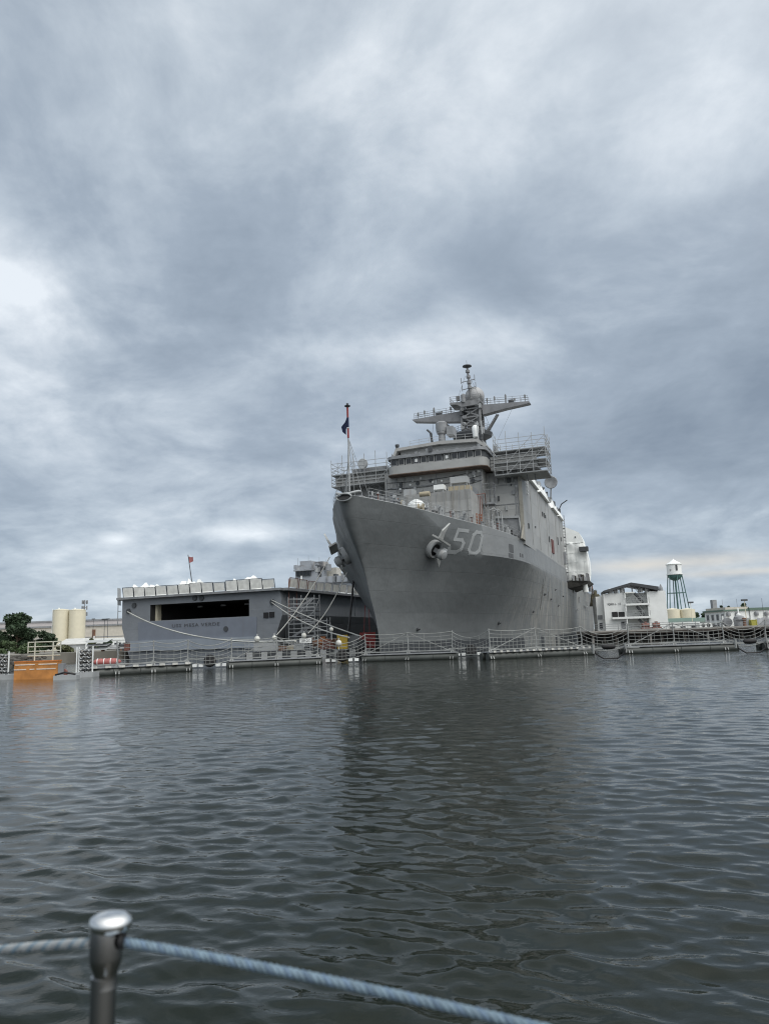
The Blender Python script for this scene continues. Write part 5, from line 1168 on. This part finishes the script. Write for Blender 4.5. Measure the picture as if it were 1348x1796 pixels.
for (pa, pb) in (((1112, 1040), (1128, 1057)), ((1116, 1063), (1130, 1080)), ((1120, 1086), (1132, 1099))):
    a, b = lc(*pa, -.2), lc(*pb, -.2); mb = MB(); mb.bar(a, b, .14, .4); mb.bar(a + Vector((0, .8, 0)), b + Vector((0, .8, 0)), .14, .4)
    for k in range(9): q_ = a.lerp(b, (k + .5) / 9); mb.box((q_.x - .16, -.2, q_.z - .03), (q_.x + .16, .6, q_.z + .03))
    mb.bar(a + Vector((0, 0, 1)), b + Vector((0, 0, 1)), .07); mb.build('stair', M_dark, t)
for px0, px1 in ((1073, 1082), (1084.5, 1094)):
    a, b = lc(px0, 1083), lc(px1, 1073); MB().box((a.x, -.22, a.z), (b.x, .02, b.z)).build('air_louvre', M_black, t)
a, b = lc(1089, 1103), lc(1096, 1090); dr_ = MB().box((a.x, -.05, a.z), (b.x, .02, b.z)).build('door', M_mid, t); MB().box((a.x + .25, -.09, a.z + 1.0), (b.x - .25, -.05, b.z - .1)).build('pane', M_black, dr_)
MB().box((cx0 - .16, -.9, zb), (cx0 + .06, -.7, zt)).build('stair_column', M_white, t)
a, b = lc(1065, 1062), lc(1088, 1059); text_mesh('lettering', 'FORM 4 - 113', M_dark, t, (a.x, -.03, a.z), (1, 0, 0), (0, 0, 1), b.x - a.x, .42, .03)
mb = MB(); a = lc(1161, 1034); mb.lathe([(.45, 0), (.3, .8), (.06, 1.4)], (a.x, 2, zt + .1), 10); mb.build('roof_vane', M_mid, t)
MB().box((-2.4, -1.2, -.3), (x1 + .4, 18, .5)).build('float_hull', M_dark, t)
# water tower
o, lc = frame_at(1190, 1085, 480, 0.0)
t = thing('water_tower', 'white water tower with green legs and bowl', 'water tower', o)
s_ = 480 / 1290
cx = 0.0; ztk0, ztk1, zr_, = lc(1180, 1008).z, lc(1180, 990).z, lc(1178, 981).z
MB().lathe([(4.6, ztk0), (4.6, ztk1)], (0, 0, 0), 24).build('tank', M_white, t, 40)
MB().lathe([(5.2, ztk1 - .1), (5.2, ztk1 + .15), (2.2, ztk1 + 1.9), (.2, zr_), (.15, zr_ + 1.2)], (0, 0, 0), 24).build('roof', M_white, t, 40)
MB().lathe([(4.65, ztk0 + .1), (4.3, ztk0 - 1.4), (3.2, ztk0 - 2.9), (1.4, ztk0 - 3.8), (.3, ztk0 - 4.0)], (0, 0, 0), 24).build('bowl', M_teal, t, 40)
MB().lathe([(5.1, ztk0 - .1), (5.1, ztk0 + .5), (4.95, ztk0 + .5), (4.95, ztk0 - .1)], (0, 0, 0), 24).build('walkway', M_white, t)
for k in range(6): a = R(25 + 60 * k); MB().tube([(4.4 * math.cos(a), 4.4 * math.sin(a), ztk0 - .4), (8.4 * math.cos(a), 8.4 * math.sin(a), 0)], .32, 8).build('leg', M_teal, t, 50)
MB().tube([(0, 0, ztk0 - 3.8), (0, 0, 0)], .55, 10).build('riser', M_teal, t, 50)
zr2 = lc(1185, 1040).z; rr_ = 4.4 + 4.0 * (ztk0 - zr2) / ztk0
MB().tube([(rr_ * math.cos(R(25 + 60 * k)), rr_ * math.sin(R(25 + 60 * k)), zr2) for k in range(7)], .2, 6).build('brace_ring', M_teal, t)
text_mesh('tank_mark', '1', M_dark, t, (-.8, -4.72, ztk0 + 2.4), (1, 0, 0), (0, 0, 1), 1.2, 3.6, .1); MB().box((-4.0, -3.3, ztk0 + 2.5), (-2.6, -2.6, ztk0 + 3.5)).build('tank_mark', M_mid, t)
# storage tanks and sheds
for px, w, lab in ((1179, 25, 'left cream storage tank under the water tower'), (1205, 26, 'right cream storage tank under the water tower')):
    p = P(px, 1084, 330); p.z = 0; r_ = w / 2 * 330 / 1290; h = P(px, 1069, 330).z
    t = thing('storage_tank', lab, 'tank', p, 0, 'cream tanks under the water tower')
    MB().lathe([(r_, 0), (r_, h)], (0, 0, 0), 28).build('shell', M_cream, t, 40); MB().lathe([(r_ * 1.01, h), (r_ * .5, h + .35), (.05, h + .6)], (0, 0, 0), 28).build('roof', M_cream, t, 40)
def shed(name, lab, px0, px1, py_b, py_e, py_r, Y, dep, wm, rm, yaw=None, cat='building', win=0, flat=False, grp=None):
    if yaw is None: q_ = P(px0, py_b, Y); yaw = -.8 * math.atan2(q_.x, q_.y)
    o, lc = frame_at(px0, py_b, Y, yaw); w = lc(px1, py_b).x; ze = lc((px0 + px1) / 2, py_e).z; zr = lc((px0 + px1) / 2, py_r, 0 if flat else dep / 2).z
    t = thing(name, lab, cat, o, yaw, grp)
    MB().box((0, 0, 0), (w, dep, ze)).build('wall', wm, t)
    mb = MB()
    if flat: mb.box((-.25, -.25, ze), (w + .25, dep + .25, zr))
    else: mb.prism([(-.3, -.4, ze - .1), (-.3, dep / 2, zr), (-.3, dep + .4, ze - .1), (-.3, dep + .4, ze - .3), (-.3, -.4, ze - .3)], (w + .6, 0, 0))
    mb.build('roof', rm, t)
    for k in range(win):
        x = w * (k + .5) / win; f_ = MB().box((x - .55, -.06, ze * .45), (x + .55, .02, ze * .8)).build('window', M_grey, t); MB().box((x - .42, -.09, ze * .5), (x + .42, -.06, ze * .76)).build('pane', M_glass, f_)
    return t, lc, w, ze
shed('warehouse', 'low warehouse with green roof in front of the cream tanks', 1168, 1218, 1101, 1091, 1084, 270, 18, M_white, M_groof, win=4)
shed('warehouse', 'green roofed shed below the dark far trees', 1216, 1246, 1101, 1090, 1083, 300, 18, M_beige, M_groof, win=3)
shed('site_office', 'long low white site hut on the pier beside the barracks', 1170, 1226, 1109, 1093, 1091.5, 160, 4, M_white, M_white, flat=True, win=3, cat='hut')
t, lc, w, ze = shed('trailer', 'white trailer over a yellow base near the white office building', 1229, 1247, 1108, 1100, 1092, 156, 3, M_yellow, M_white, flat=True, cat='trailer')
for k in (.25, .75): MB().lathe([(.4, -.15), (.4, .15)], (w * k, -.1, 2.2), 12, 'y').build('wheel', M_black, t)
# white office building: windowed end wall, blank front with lamps
o, lc = frame_at(1274, 1104, 215, R(3))
t = thing('office_building', 'white two-storey office block with grey-green eaves and a windowed end', 'building', o, R(3))
w = lc(1313, 1080).x; ze = lc(1290, 1071.5).z; zp = lc(1290, 1064.5).z
dpt = 12.5
MB().box((0, 0, 0), (w, dpt, ze)).build('wall', M_white, t)
MB().box((-.5, -.4, ze), (w + .2, dpt + .3, ze + .45)).build('eaves', M_groof, t)
MB().box((.3, .3, ze + .45), (w, dpt - .3, zp)).build('parapet', M_beige, t)
for k in range(4):
    y = 1.6 + k * 3.0
    for z in (ze * .30, ze * .72):
        f_ = MB().box((-.10, y - .75, z - .95), (.01, y + .75, z + .95)).build('window', M_grey, t); MB().box((-.13, y - .6, z - .8), (-.10, y + .6, z + .8)).build('pane', M_glass, f_)
for px in (1275.5, 1291): c = lc(px, 1077); MB().lathe([(.55, -.6), (.62, .1), (.45, .5), (.1, .62)], (c.x, -.35, c.z), 12).build('wall_vent', M_mid, t, 40)
for px in (1268, 1269.5): a, b = lc(px, 1100, -2), lc(px - 3, 1080, -2); MB().tube([a, b], .1, 5).build('drain_pipe', M_white, t)
MB().box((.6, 8, zp), (1.9, 9.4, lc(1252, 1052, 8).z)).build('chimney', M_mid, t)
o, lc = frame_at(1318, 1104, 215, R(2))
t = thing('office_building', 'plain white block at the right border with two round wall vents', 'building', o, R(2))
ze = lc(1330, 1070).z; zp = lc(1330, 1065.5).z; MB().box((0, 0, 0), (26, 12, ze)).build('wall', M_white, t); MB().box((-.3, -.4, ze), (26.3, 12.3, zp)).build('eaves', M_groof, t)
for px in (1324.5, 1342): c = lc(px, 1076); MB().lathe([(.55, -.6), (.62, .1), (.45, .5), (.1, .62)], (c.x, -.35, c.z), 12).build('wall_vent', M_mid, t, 40)
MB().box((-1.4, 1.2, 0), (-.2, 9, ze - .6)).build('link_passage', M_brown, t)
for k in range(3): MB().box((1 + k * 3, -.08, .8), (2.4 + k * 3, .02, 2.4)).build('window', M_glass, t)
# beacon hut, light poles, yellow box and other bits on the pier
p = P(1297, 1104, 140); p.z = 1.85
t = thing('beacon_hut', 'grey domed hut with a white beacon on the pier', 'hut', p)
MB().lathe([(1.0, 0), (1.0, 1.3), (.85, 1.75), (.35, 2.0), (.1, 2.05)], (0, 0, 0), 18).build('shell', M_mid, t, 40); MB().lathe([(.42, 1.9), (.38, 2.2), (.12, 2.35), (.1, 3.3), (.02, 3.4)], (0, 0, 0), 14).build('beacon', M_white, t, 40)
MB().box((-.95, -1.06, .9), (.95, -.96, 1.25)).build('dark_band', M_dark, t)
def pole(lab, px, pyb, pyt, Y, z0, r_, m, head=True):
    p = P(px, pyb, Y); p.z = z0; h = P(px, pyt, Y).z - z0; t = thing('light_pole', lab, 'light pole', p)
    MB().tube([(0, 0, 0), (0, 0, h)], r_, 8, r_ * .6).build('shaft', m, t, 60)
    if head:
        for sx in (-1, 1): MB().box((sx * .3 - .3, -.2, h - .1), (sx * .3 + .3, .2, h + .25)).build('lamp_head', M_dark, t)
    return t
pole('pale light pole rising in front of the white office block', 1310, 1104, 1053, 150, 1.85, .10, M_cream)
pole('thin light pole beside the cream storage tanks', 1215, 1106, 1057, 165, 1.6, .08, M_cream)
pole('slim dark pole behind the windowed end of the office block', 1296, 1100, 1050, 240, 1.4, .06, M_dark, False)
def pgear(name, lab, cat, px, Y, builder, m, z=1.85):
    p = P(px, 1104, Y); p.z = z; o = builder().build(name, m, None, 40); o.location = p; tag(o, lab, cat, None, 'thing'); return o
pole('thin whip pole above the left end of the office parapet', 1271, 1104, 1050, 190, 1.4, .05, M_mid, False); pole('thin dark pole near the right border above the plain white block', 1341, 1104, 1049, 190, 1.4, .06, M_dark, False)
pgear('utility_box', 'small yellow box on the pier near the right border', 'box', 1323, 141, lambda: crate(.95, .8, 1.05), mat('bright_yellow', (.36, .34, .07), .6))
pgear('utility_cabinet', 'grey cabinet on the pier between beacon hut and yellow box', 'cabinet', 1312, 142, lambda: crate(.9, .6, 1.4), M_grey)
pgear('cable_drum', 'round cable drum on the pier left of the beacon hut', 'drum', 1276, 142, lambda: MB().lathe([(.8, -.4), (.8, -.33), (.4, -.3), (.4, .3), (.8, .33), (.8, .4)], (0, 0, .8), 18, 'y'), M_mid)
pgear('equipment_pile', 'covered equipment beside the cable drum on the pier', 'equipment', 1284, 143, lambda: crumple(-1, 1, -.5, .7, 0, 1.1, 8, 6, 44), M_white)
pgear('equipment_pile', 'dark covered equipment at the right end of the pier', 'equipment', 1340, 143, lambda: crumple(-2, 2, -.5, 1.2, 0, 1.9, 10, 6, 46), M_mid)
pgear('bollard', 'brown mooring post under the light pole on the pier', 'bollard', 1306, 139, lambda: MB().lathe([(.3, 0), (.25, 1.0), (.4, 1.1), (.4, 1.4), (.1, 1.5)], (0, 0, 0), 10), M_brown)
for px, lab in ((1152, 'red and brown pump unit at the right foot of the barracks'), (1133, 'reddish pump unit below the barracks stair')):
    pgear('pump_unit', lab, 'pump', px, 133, lambda: MB().box((-.8, 0, .1), (.8, .8, .35)).lathe([(.1, -.7), (.38, -.6), (.38, .6), (.1, .7)], (0, .4, .75), 12, 'x').box((-.2, .1, 1.0), (.2, .6, 1.35)), M_redox)
# parked cars far back on the quay between the sheds
def car(lab, px, Y, m, yaw):
    p = P(px, 1106, Y); p.z = 1.45; t = thing('parked_car', lab, 'car', p, yaw, 'cars parked on the quay')
    mb = MB(); mb.prism([(-2.1, -.85, .35), (2.1, -.85, .35), (2.15, -.85, .75), (1.3, -.85, .9), (-1.9, -.85, .95), (-2.15, -.85, .7)], (0, 1.7, 0)); mb.build('body', m, t, 30)
    mb = MB(); mb.prism([(-1.7, -.75, .93), (1.15, -.75, .9), (.5, -.68, 1.42), (-1.2, -.68, 1.42)], (0, 1.5, 0)); mb.build('cabin', M_glass, t)
    for x in (-1.3, 1.3):
        for y in (-.8, .8): MB().lathe([(.33, -.1), (.33, .1)], (x, y, .33), 14, 'y').build('wheel', M_black, t)
car('white parked car before the green-roofed warehouse', 1206, 175, M_white, R(8)); car('dark parked car right of the white hut', 1240, 170, M_dark, R(5))

# ================================================================== trees
M_leaf = {}
def leafmat(name, c):
    m = bpy.data.materials.new(name); m.use_nodes = True; nt = m.node_tree; N = nt.nodes; Lk = nt.links.new; bs = N['Principled BSDF']; bs.inputs['Roughness'].default_value = .7
    tc = N.new('ShaderNodeTexCoord').outputs['Object']; n = N.new('ShaderNodeTexNoise'); n.inputs['Scale'].default_value = 1.2; n.inputs['Detail'].default_value = 3; Lk(tc, n.inputs[0])
    mr = N.new('ShaderNodeMapRange'); Lk(n.outputs[0], mr.inputs[0]); mr.inputs[1].default_value = .3; mr.inputs[2].default_value = .7; mr.inputs[3].default_value = .55; mr.inputs[4].default_value = 1.5
    mu = N.new('ShaderNodeMix'); mu.data_type = 'RGBA'; mu.blend_type = 'MULTIPLY'; mu.inputs[0].default_value = 1; mu.inputs[6].default_value = (*c, 1); Lk(mr.outputs[0], mu.inputs[7]); Lk(mu.outputs[2], bs.inputs['Base Color'])
    return m
L_dark = leafmat('dark_leaf', (.030, .055, .026)); L_mid = leafmat('mid_leaf', (.050, .080, .032)); L_olive = leafmat('olive_leaf', (.085, .095, .045))
def tree(lab, px, pyb, pyt, Y, wpx, m, z0=1.4, nl=2600, leaf=.34, seed=1, group=None, cat='tree', trunk=True, clumps=16):
    p = P(px, pyb, Y); p.z = z0; H = P(px, pyt, Y).z - z0; w = wpx / 2 * Y / 1290; g = np.random.default_rng(seed)
    t = thing('tree' if trunk else 'shrub', lab, cat, p, 0, group)
    mb = MB(); mb.tube([(0, 0, 0), (.1, 0, H * .35), (0, .1, H * .8)], H * .028, 7, H * .008)
    cl = []
    for k in range(clumps):
        u = (k + .5) / clumps; zc_ = H * (.22 + .70 * u) if trunk else H * (.15 + .62 * g.random()); rad = w * (1.0 - .62 * max(0, u - .25) / .75) * g.uniform(.25, .95) if trunk else w * g.uniform(.1, .85); a = g.uniform(0, 6.28)
        cx, cy = rad * math.cos(a), rad * math.sin(a); r_ = w * g.uniform(.26, .44) if trunk else w * g.uniform(.25, .45)
        cl.append((cx, cy, zc_, r_)); mb.tube([(0, 0, zc_ * .62), (cx * .6, cy * .6, zc_ * .86), (cx, cy, zc_)], H * .010, 5, H * .004)
    mb.build('trunk', M_trunk, t, 60)
    v = []; f = []
    per = nl // len(cl)
    for (cx, cy, cz, r_) in cl:
        for i in range(per):
            d = g.normal(size=3); d /= np.linalg.norm(d); q = np.array([cx, cy, cz]) + d * r_ * (g.uniform(.25, 1.0) ** .5) * np.array([1, 1, .72])
            if q[2] < .1: q[2] = .1 + g.random() * .3
            a1 = g.normal(size=3); a1 /= np.linalg.norm(a1); a2 = np.cross(a1, g.normal(size=3)); a2 /= np.linalg.norm(a2); s1 = leaf * g.uniform(.5, 1.1); s2 = s1 * g.uniform(.35, .6); n0 = len(v)
            v += [tuple(q - a1 * s1), tuple(q + a2 * s2), tuple(q + a1 * s1), tuple(q - a2 * s2)]; f.append((n0, n0 + 1, n0 + 2, n0 + 3))
    me = bpy.data.meshes.new('crown'); me.from_pydata(v, [], f); me.materials.append(m); o = bpy.data.objects.new('crown', me); COL.objects.link(o); o.parent = t
    return t
tree('big dark tree at the left bank before the long warehouse', 28, 1150, 1075, 132, 60, L_dark, nl=6500, leaf=.42, seed=3, clumps=26)
tree('lower dark bushy tree between the big tree and the silos', 78, 1150, 1108, 140, 44, L_dark, nl=2600, leaf=.36, seed=5, clumps=14)
tree('mid green bush at the left border below the big tree', 4, 1152, 1122, 124, 40, L_mid, nl=2200, leaf=.32, seed=6, cat='bush', trunk=False, clumps=12)
tree('mid green bush behind the pipe rail of the orange float', 52, 1153, 1128, 120, 46, L_mid, nl=2400, leaf=.3, seed=8, cat='bush', trunk=False, clumps=14)
tree('olive bush between pipe rail and tall gate', 112, 1152, 1131, 122, 30, L_olive, nl=1600, leaf=.28, seed=9, cat='bush', trunk=False, clumps=10)
tree('small round tree in front of the low white shed', 160, 1143, 1119, 170, 18, L_olive, nl=1500, leaf=.3, seed=10, clumps=9)
tree('dark spreading bush right of the small round tree', 182, 1143, 1122, 190, 26, L_dark, nl=1300, leaf=.3, seed=12, cat='bush', trunk=False, clumps=9)
for k, (px, pyt, w, lab) in enumerate(((1222, 1073, 15, 'left dark tree beyond the green shed roof'), (1235, 1072, 16, 'right dark tree beyond the green shed roof'), (1265, 1059, 14, 'leftmost tree top above the office parapet'), (1283, 1060, 12, 'tree top above the middle of the office parapet'), (1307, 1055, 24, 'largest tree top above the right end of the office parapet'))):
    tree(lab, px, 1098, pyt, 330 if k < 2 else 290, w, L_dark, nl=1500, leaf=.5, seed=30 + k, group='trees behind the sheds', clumps=9)

# ================================================================== left bank
for px, w, lab in ((106.5, 27, 'left one of the two cream silos, with the ladder'), (134.5, 27, 'right one of the two cream silos')):
    p = P(px, 1128, 330); p.z = 0; r_ = w / 2 * 330 / 1290; h = P(px, 1070.5, 330).z; t = thing('silo', lab, 'silo', p, 0, 'cream twin silos')
    MB().lathe([(r_, 0), (r_, h)], (0, 0, 0), 32).build('shell', M_cream, t, 40); MB().lathe([(r_ * 1.015, h - .1), (r_ * 1.015, h + .15), (r_ * .6, h + .45), (.1, h + .7)], (0, 0, 0), 32).build('roof', M_cream, t, 40)
    MB().lathe([(.45, h + .3), (.45, h + 1.0), (.1, h + 1.15)], (-r_ * .3, -.5, 0), 10).build('roof_hatch', M_white, t)
    if px < 110:
        mb = MB()
        for dx in (0, .5): mb.bar((-r_ - .25 + dx * .2, -.5 - dx, 0), (-r_ - .25 + dx * .2, -.5 - dx, h + .8), .14)
        for k in range(26): mb.bar((-r_ - .25, -.5, .5 + k * h / 26), (-r_ - .15, -1.0, .5 + k * h / 26), .09)
        mb.build('ladder', M_white, t)
o, lc = frame_at(-60, 1135, 385, R(2)); t = thing('long_warehouse', 'very long pale warehouse with stepped roof behind the silos', 'building', o, R(2))
w = lc(236, 1110).x; zl = lc(90, 1101).z; zu = lc(90, 1088).z
MB().box((0, 0, 0), (w, 60, zl)).build('wall', M_beige, t); MB().box((-.5, -.6, zl), (w + .5, 60, zl + .9)).build('roof', M_mid, t)
MB().box((0, 14, zl + .9), (w, 60, zu - .5)).build('clerestory', mat('pinkish_siding', (.47, .44, .43), .7, var=.06), t); MB().box((-.5, 13.5, zu - .5), (w + .5, 60.5, zu + .3)).build('roof', M_mid, t)
mb = MB(); mb.box((-.02, -.08, zl * .55), (w, .0, zl * .58)); mb.build('wall_seam', M_mid, t)
a, b = lc(162, 1118), lc(168, 1104); d_ = MB().box((a.x, -.3, 0), (b.x, .05, b.z)).build('door', M_brown, t); MB().box((a.x + .8, -.36, b.z * .45), (b.x - .2, -.3, b.z * .7)).build('pane', M_white, d_)
for k in range(26): MB().box((4 + k * w / 26, -.1, 1.0), (6.2 + k * w / 26, .02, 4.0)).build('window', M_mid, t)
shed('low_shed', 'low white shed with sloping roof at the foot of the silos', 103, 150, 1138, 1129, 1120, 250, 16, M_grey, mat('pale_roof', (.50, .50, .48), .6), R(4))
shed('low_shed', 'long low white shed between the silos and the square stern', 150, 226, 1140, 1123, 1119, 245, 14, M_white, M_white, R(2), flat=True, win=5)
pl = pole('telecom mast with clustered aerials behind the right silo', 147, 1125, 1052, 400, 1.4, .32, M_mid, False); h = P(147, 1052, 400).z - 1.4
for k, z in enumerate((h - 1.2, h - 4.2, h - 7.6)):
    for j in range(5): a = j * 1.256 + k; MB().box((1.3 * math.cos(a) - .25, 1.3 * math.sin(a) - .25, z - 1.1), (1.3 * math.cos(a) + .25, 1.3 * math.sin(a) + .25, z + .9)).build('aerial_panel', M_mid, pl)
    MB().tube([(1.2 * math.cos(q * .5236), 1.2 * math.sin(q * .5236), z) for q in range(13)], .1, 5).build('aerial_ring', M_mid, pl)
pole('dark light pole before the low white shed', 182, 1146, 1087, 175, 1.4, .09, M_dark); pole('short lamp on the long warehouse roof line', 163, 1125, 1086, 300, 1.4, .12, M_dark); pole('far light pole with double head near the square stern', 188, 1138, 1086, 260, 1.4, .12, M_dark)
for k, (px, w_, m_, lab) in enumerate(((172, 1.9, M_mid, 'grey boat trailer stack behind the red boom'), (196, 2.6, M_galv, 'rack of grey pipes on the bank behind the red boom'), (214, 1.6, M_dark, 'dark winch beside the square stern'), (222, 1.5, M_red, 'red fire cabinet beside the square stern'))):
    p = P(px, 1150, 112); p.z = 1.45
    o = thing('quay_gear', lab, 'equipment', p, R(5))
    if k == 0:
        for q in range(3): MB().prism([(-1.6, -.6, .25 + q * .55), (1.4, -.6, .25 + q * .55), (1.9, 0, .62 + q * .55), (-1.6, 0, .62 + q * .55)], (0, .9, 0)).build('upturned_hull', m_ if q % 2 else M_grey, o)
    elif k == 1:
        for q in range(5): MB().tube([(-2, .2 * q, .35 + .22 * (q % 3)), (2, .2 * q, .35 + .22 * (q % 3))], .14, 8).build('pipe', m_, o, 60)
        for x in (-1.4, 1.4): MB().box((x - .1, -.2, 0), (x + .1, 1.1, .25)).build('bearer', M_brown, o)
    elif k == 2: MB().box((-.8, 0, 0), (.8, .9, .3)).lathe([(.6, -.5), (.6, -.4), (.3, -.38), (.3, .38), (.6, .4), (.6, .5)], (0, .45, .75), 14, 'x').build('drum', m_, o, 40)
    else: crate(.6, .5, 1.1).build('cabinet', M_redox, o)
# rubble edge of the left bank
mb = MB(); g = np.random.default_rng(8)
for k in range(420):
    u = g.random(); x = -75 + u * 28; y = 102.8 - g.random() * 1.8; z = 1.25 * (y - 100.6) / 2.2; r_ = g.uniform(.15, .5)
    t_ = MB().ball((0, 0, 0), r_, 6, (g.uniform(.8, 1.4), g.uniform(.7, 1.2), g.uniform(.5, .9))); mb.add([(p[0] + x, p[1] + y, p[2] + z) for p in t_.v], t_.f)
o = mb.build('riprap_rocks', mat('wet_rock', (.075, .07, .062), .9, var=.4, vscale=1.5), None); tag(o, kind='stuff')

# ================================================================== lifeline on the boat the photo was taken from
D0 = 0.78
M_steel = mat('darkened_steel', (.38, .375, .37), .08, metal=1.0, var=.04, spec=.5)  # base colour darkened to stand for the dark boat reflected in the shaft
base = P(183, 1690, D0); zt = P(192, 1602, D0).z; cx, cy = base.x, base.y
t = thing('stanchion', 'polished steel lifeline stanchion in the near foreground', 'post', (cx, cy, 0))
tilt = Vector((-.012, 0, 0))
MB().tube([(-.008, 0, 1.25), (0, 0, zt - .056)], .0120, 28).build('shaft', M_steel, t, 60)
MB().lathe([(.0120, -.066), (.0112, -.058), (.0118, -.052), (.0150, -.044), (.0156, -.038), (.0156, -.012), (.0150, -.008)], (.0015, 0, zt), 32).build('collar', M_steel, t, 60)
M_cap = mat('brightened_cap', (.72, .72, .71), .09, metal=1.0, var=.03)  # paler copy of the steel: the sky's brightness on top put into the colour
MB().lathe([(.0165, -.016), (.0205, -.011), (.0212, -.006), (.0185, -.0015), (.0125, .0012), (.005, .0022), (.0003, .0024)], (.0052, 0, zt - .001), 32, 'z', 1.0, .85).build('cap', M_cap, t, 60)
MB().lathe([(.0002, 0), (.0075, 0), (.0075, .004), (.0002, .004)], (.0165, -.004, zt - .024), 20, 'x').build('line_hole', M_black, t, 60)
def laid_rope(pts, r_, name, m1, m2, lab):
    n = 150; pts = [Vector(p) for p in pts]; t = thing(name, lab, 'rope', pts[0]); base_ = pts[0]
    def at(u):
        k = u * (len(pts) - 1); i = min(int(k), len(pts) - 2); return pts[i].lerp(pts[i + 1], k - i) - base_
    L = (pts[-1] - pts[0]).length
    for s in range(3):
        path = []
        for i in range(n + 1):
            u = i / n; a = u * L / .024 * 2 * math.pi + s * 2.0944; path.append(at(u) + Vector((0, math.cos(a), math.sin(a))) * r_ * .52)
        MB().tube(path, r_ * .56, 7).build('strand', m1 if s else m2, t, 60)
    return t
M_rb = mat('blue_rope', (.105, .155, .215), .8, var=.25, vscale=60); M_rw = mat('faded_blue_rope', (.135, .19, .235), .8, var=.2, vscale=80); M_rg = mat('grey_rope', (.25, .27, .28), .8, var=.2, vscale=80)
q0 = P(213, 1652, D0); q1 = P(560, 1712, .76); q2 = P(960, 1806, .70); q3 = P(1250, 1880, .66)
def bez(a, b, c, n=14): return [a.lerp(b, i / n).lerp(b.lerp(c, i / n), i / n) for i in range(n + 1)]
laid_rope(bez(q0, P(520, 1702, .76), q2) + [q3], .0047, 'lifeline_rope', M_rw, M_rb, 'pale blue lifeline rope running right from the steel post')
laid_rope(bez(P(158, 1654, D0), P(80, 1657, .82), P(-60, 1672, .88)), .0045, 'lifeline_rope', M_rg, M_rw, 'greyish lifeline rope running left from the steel post')
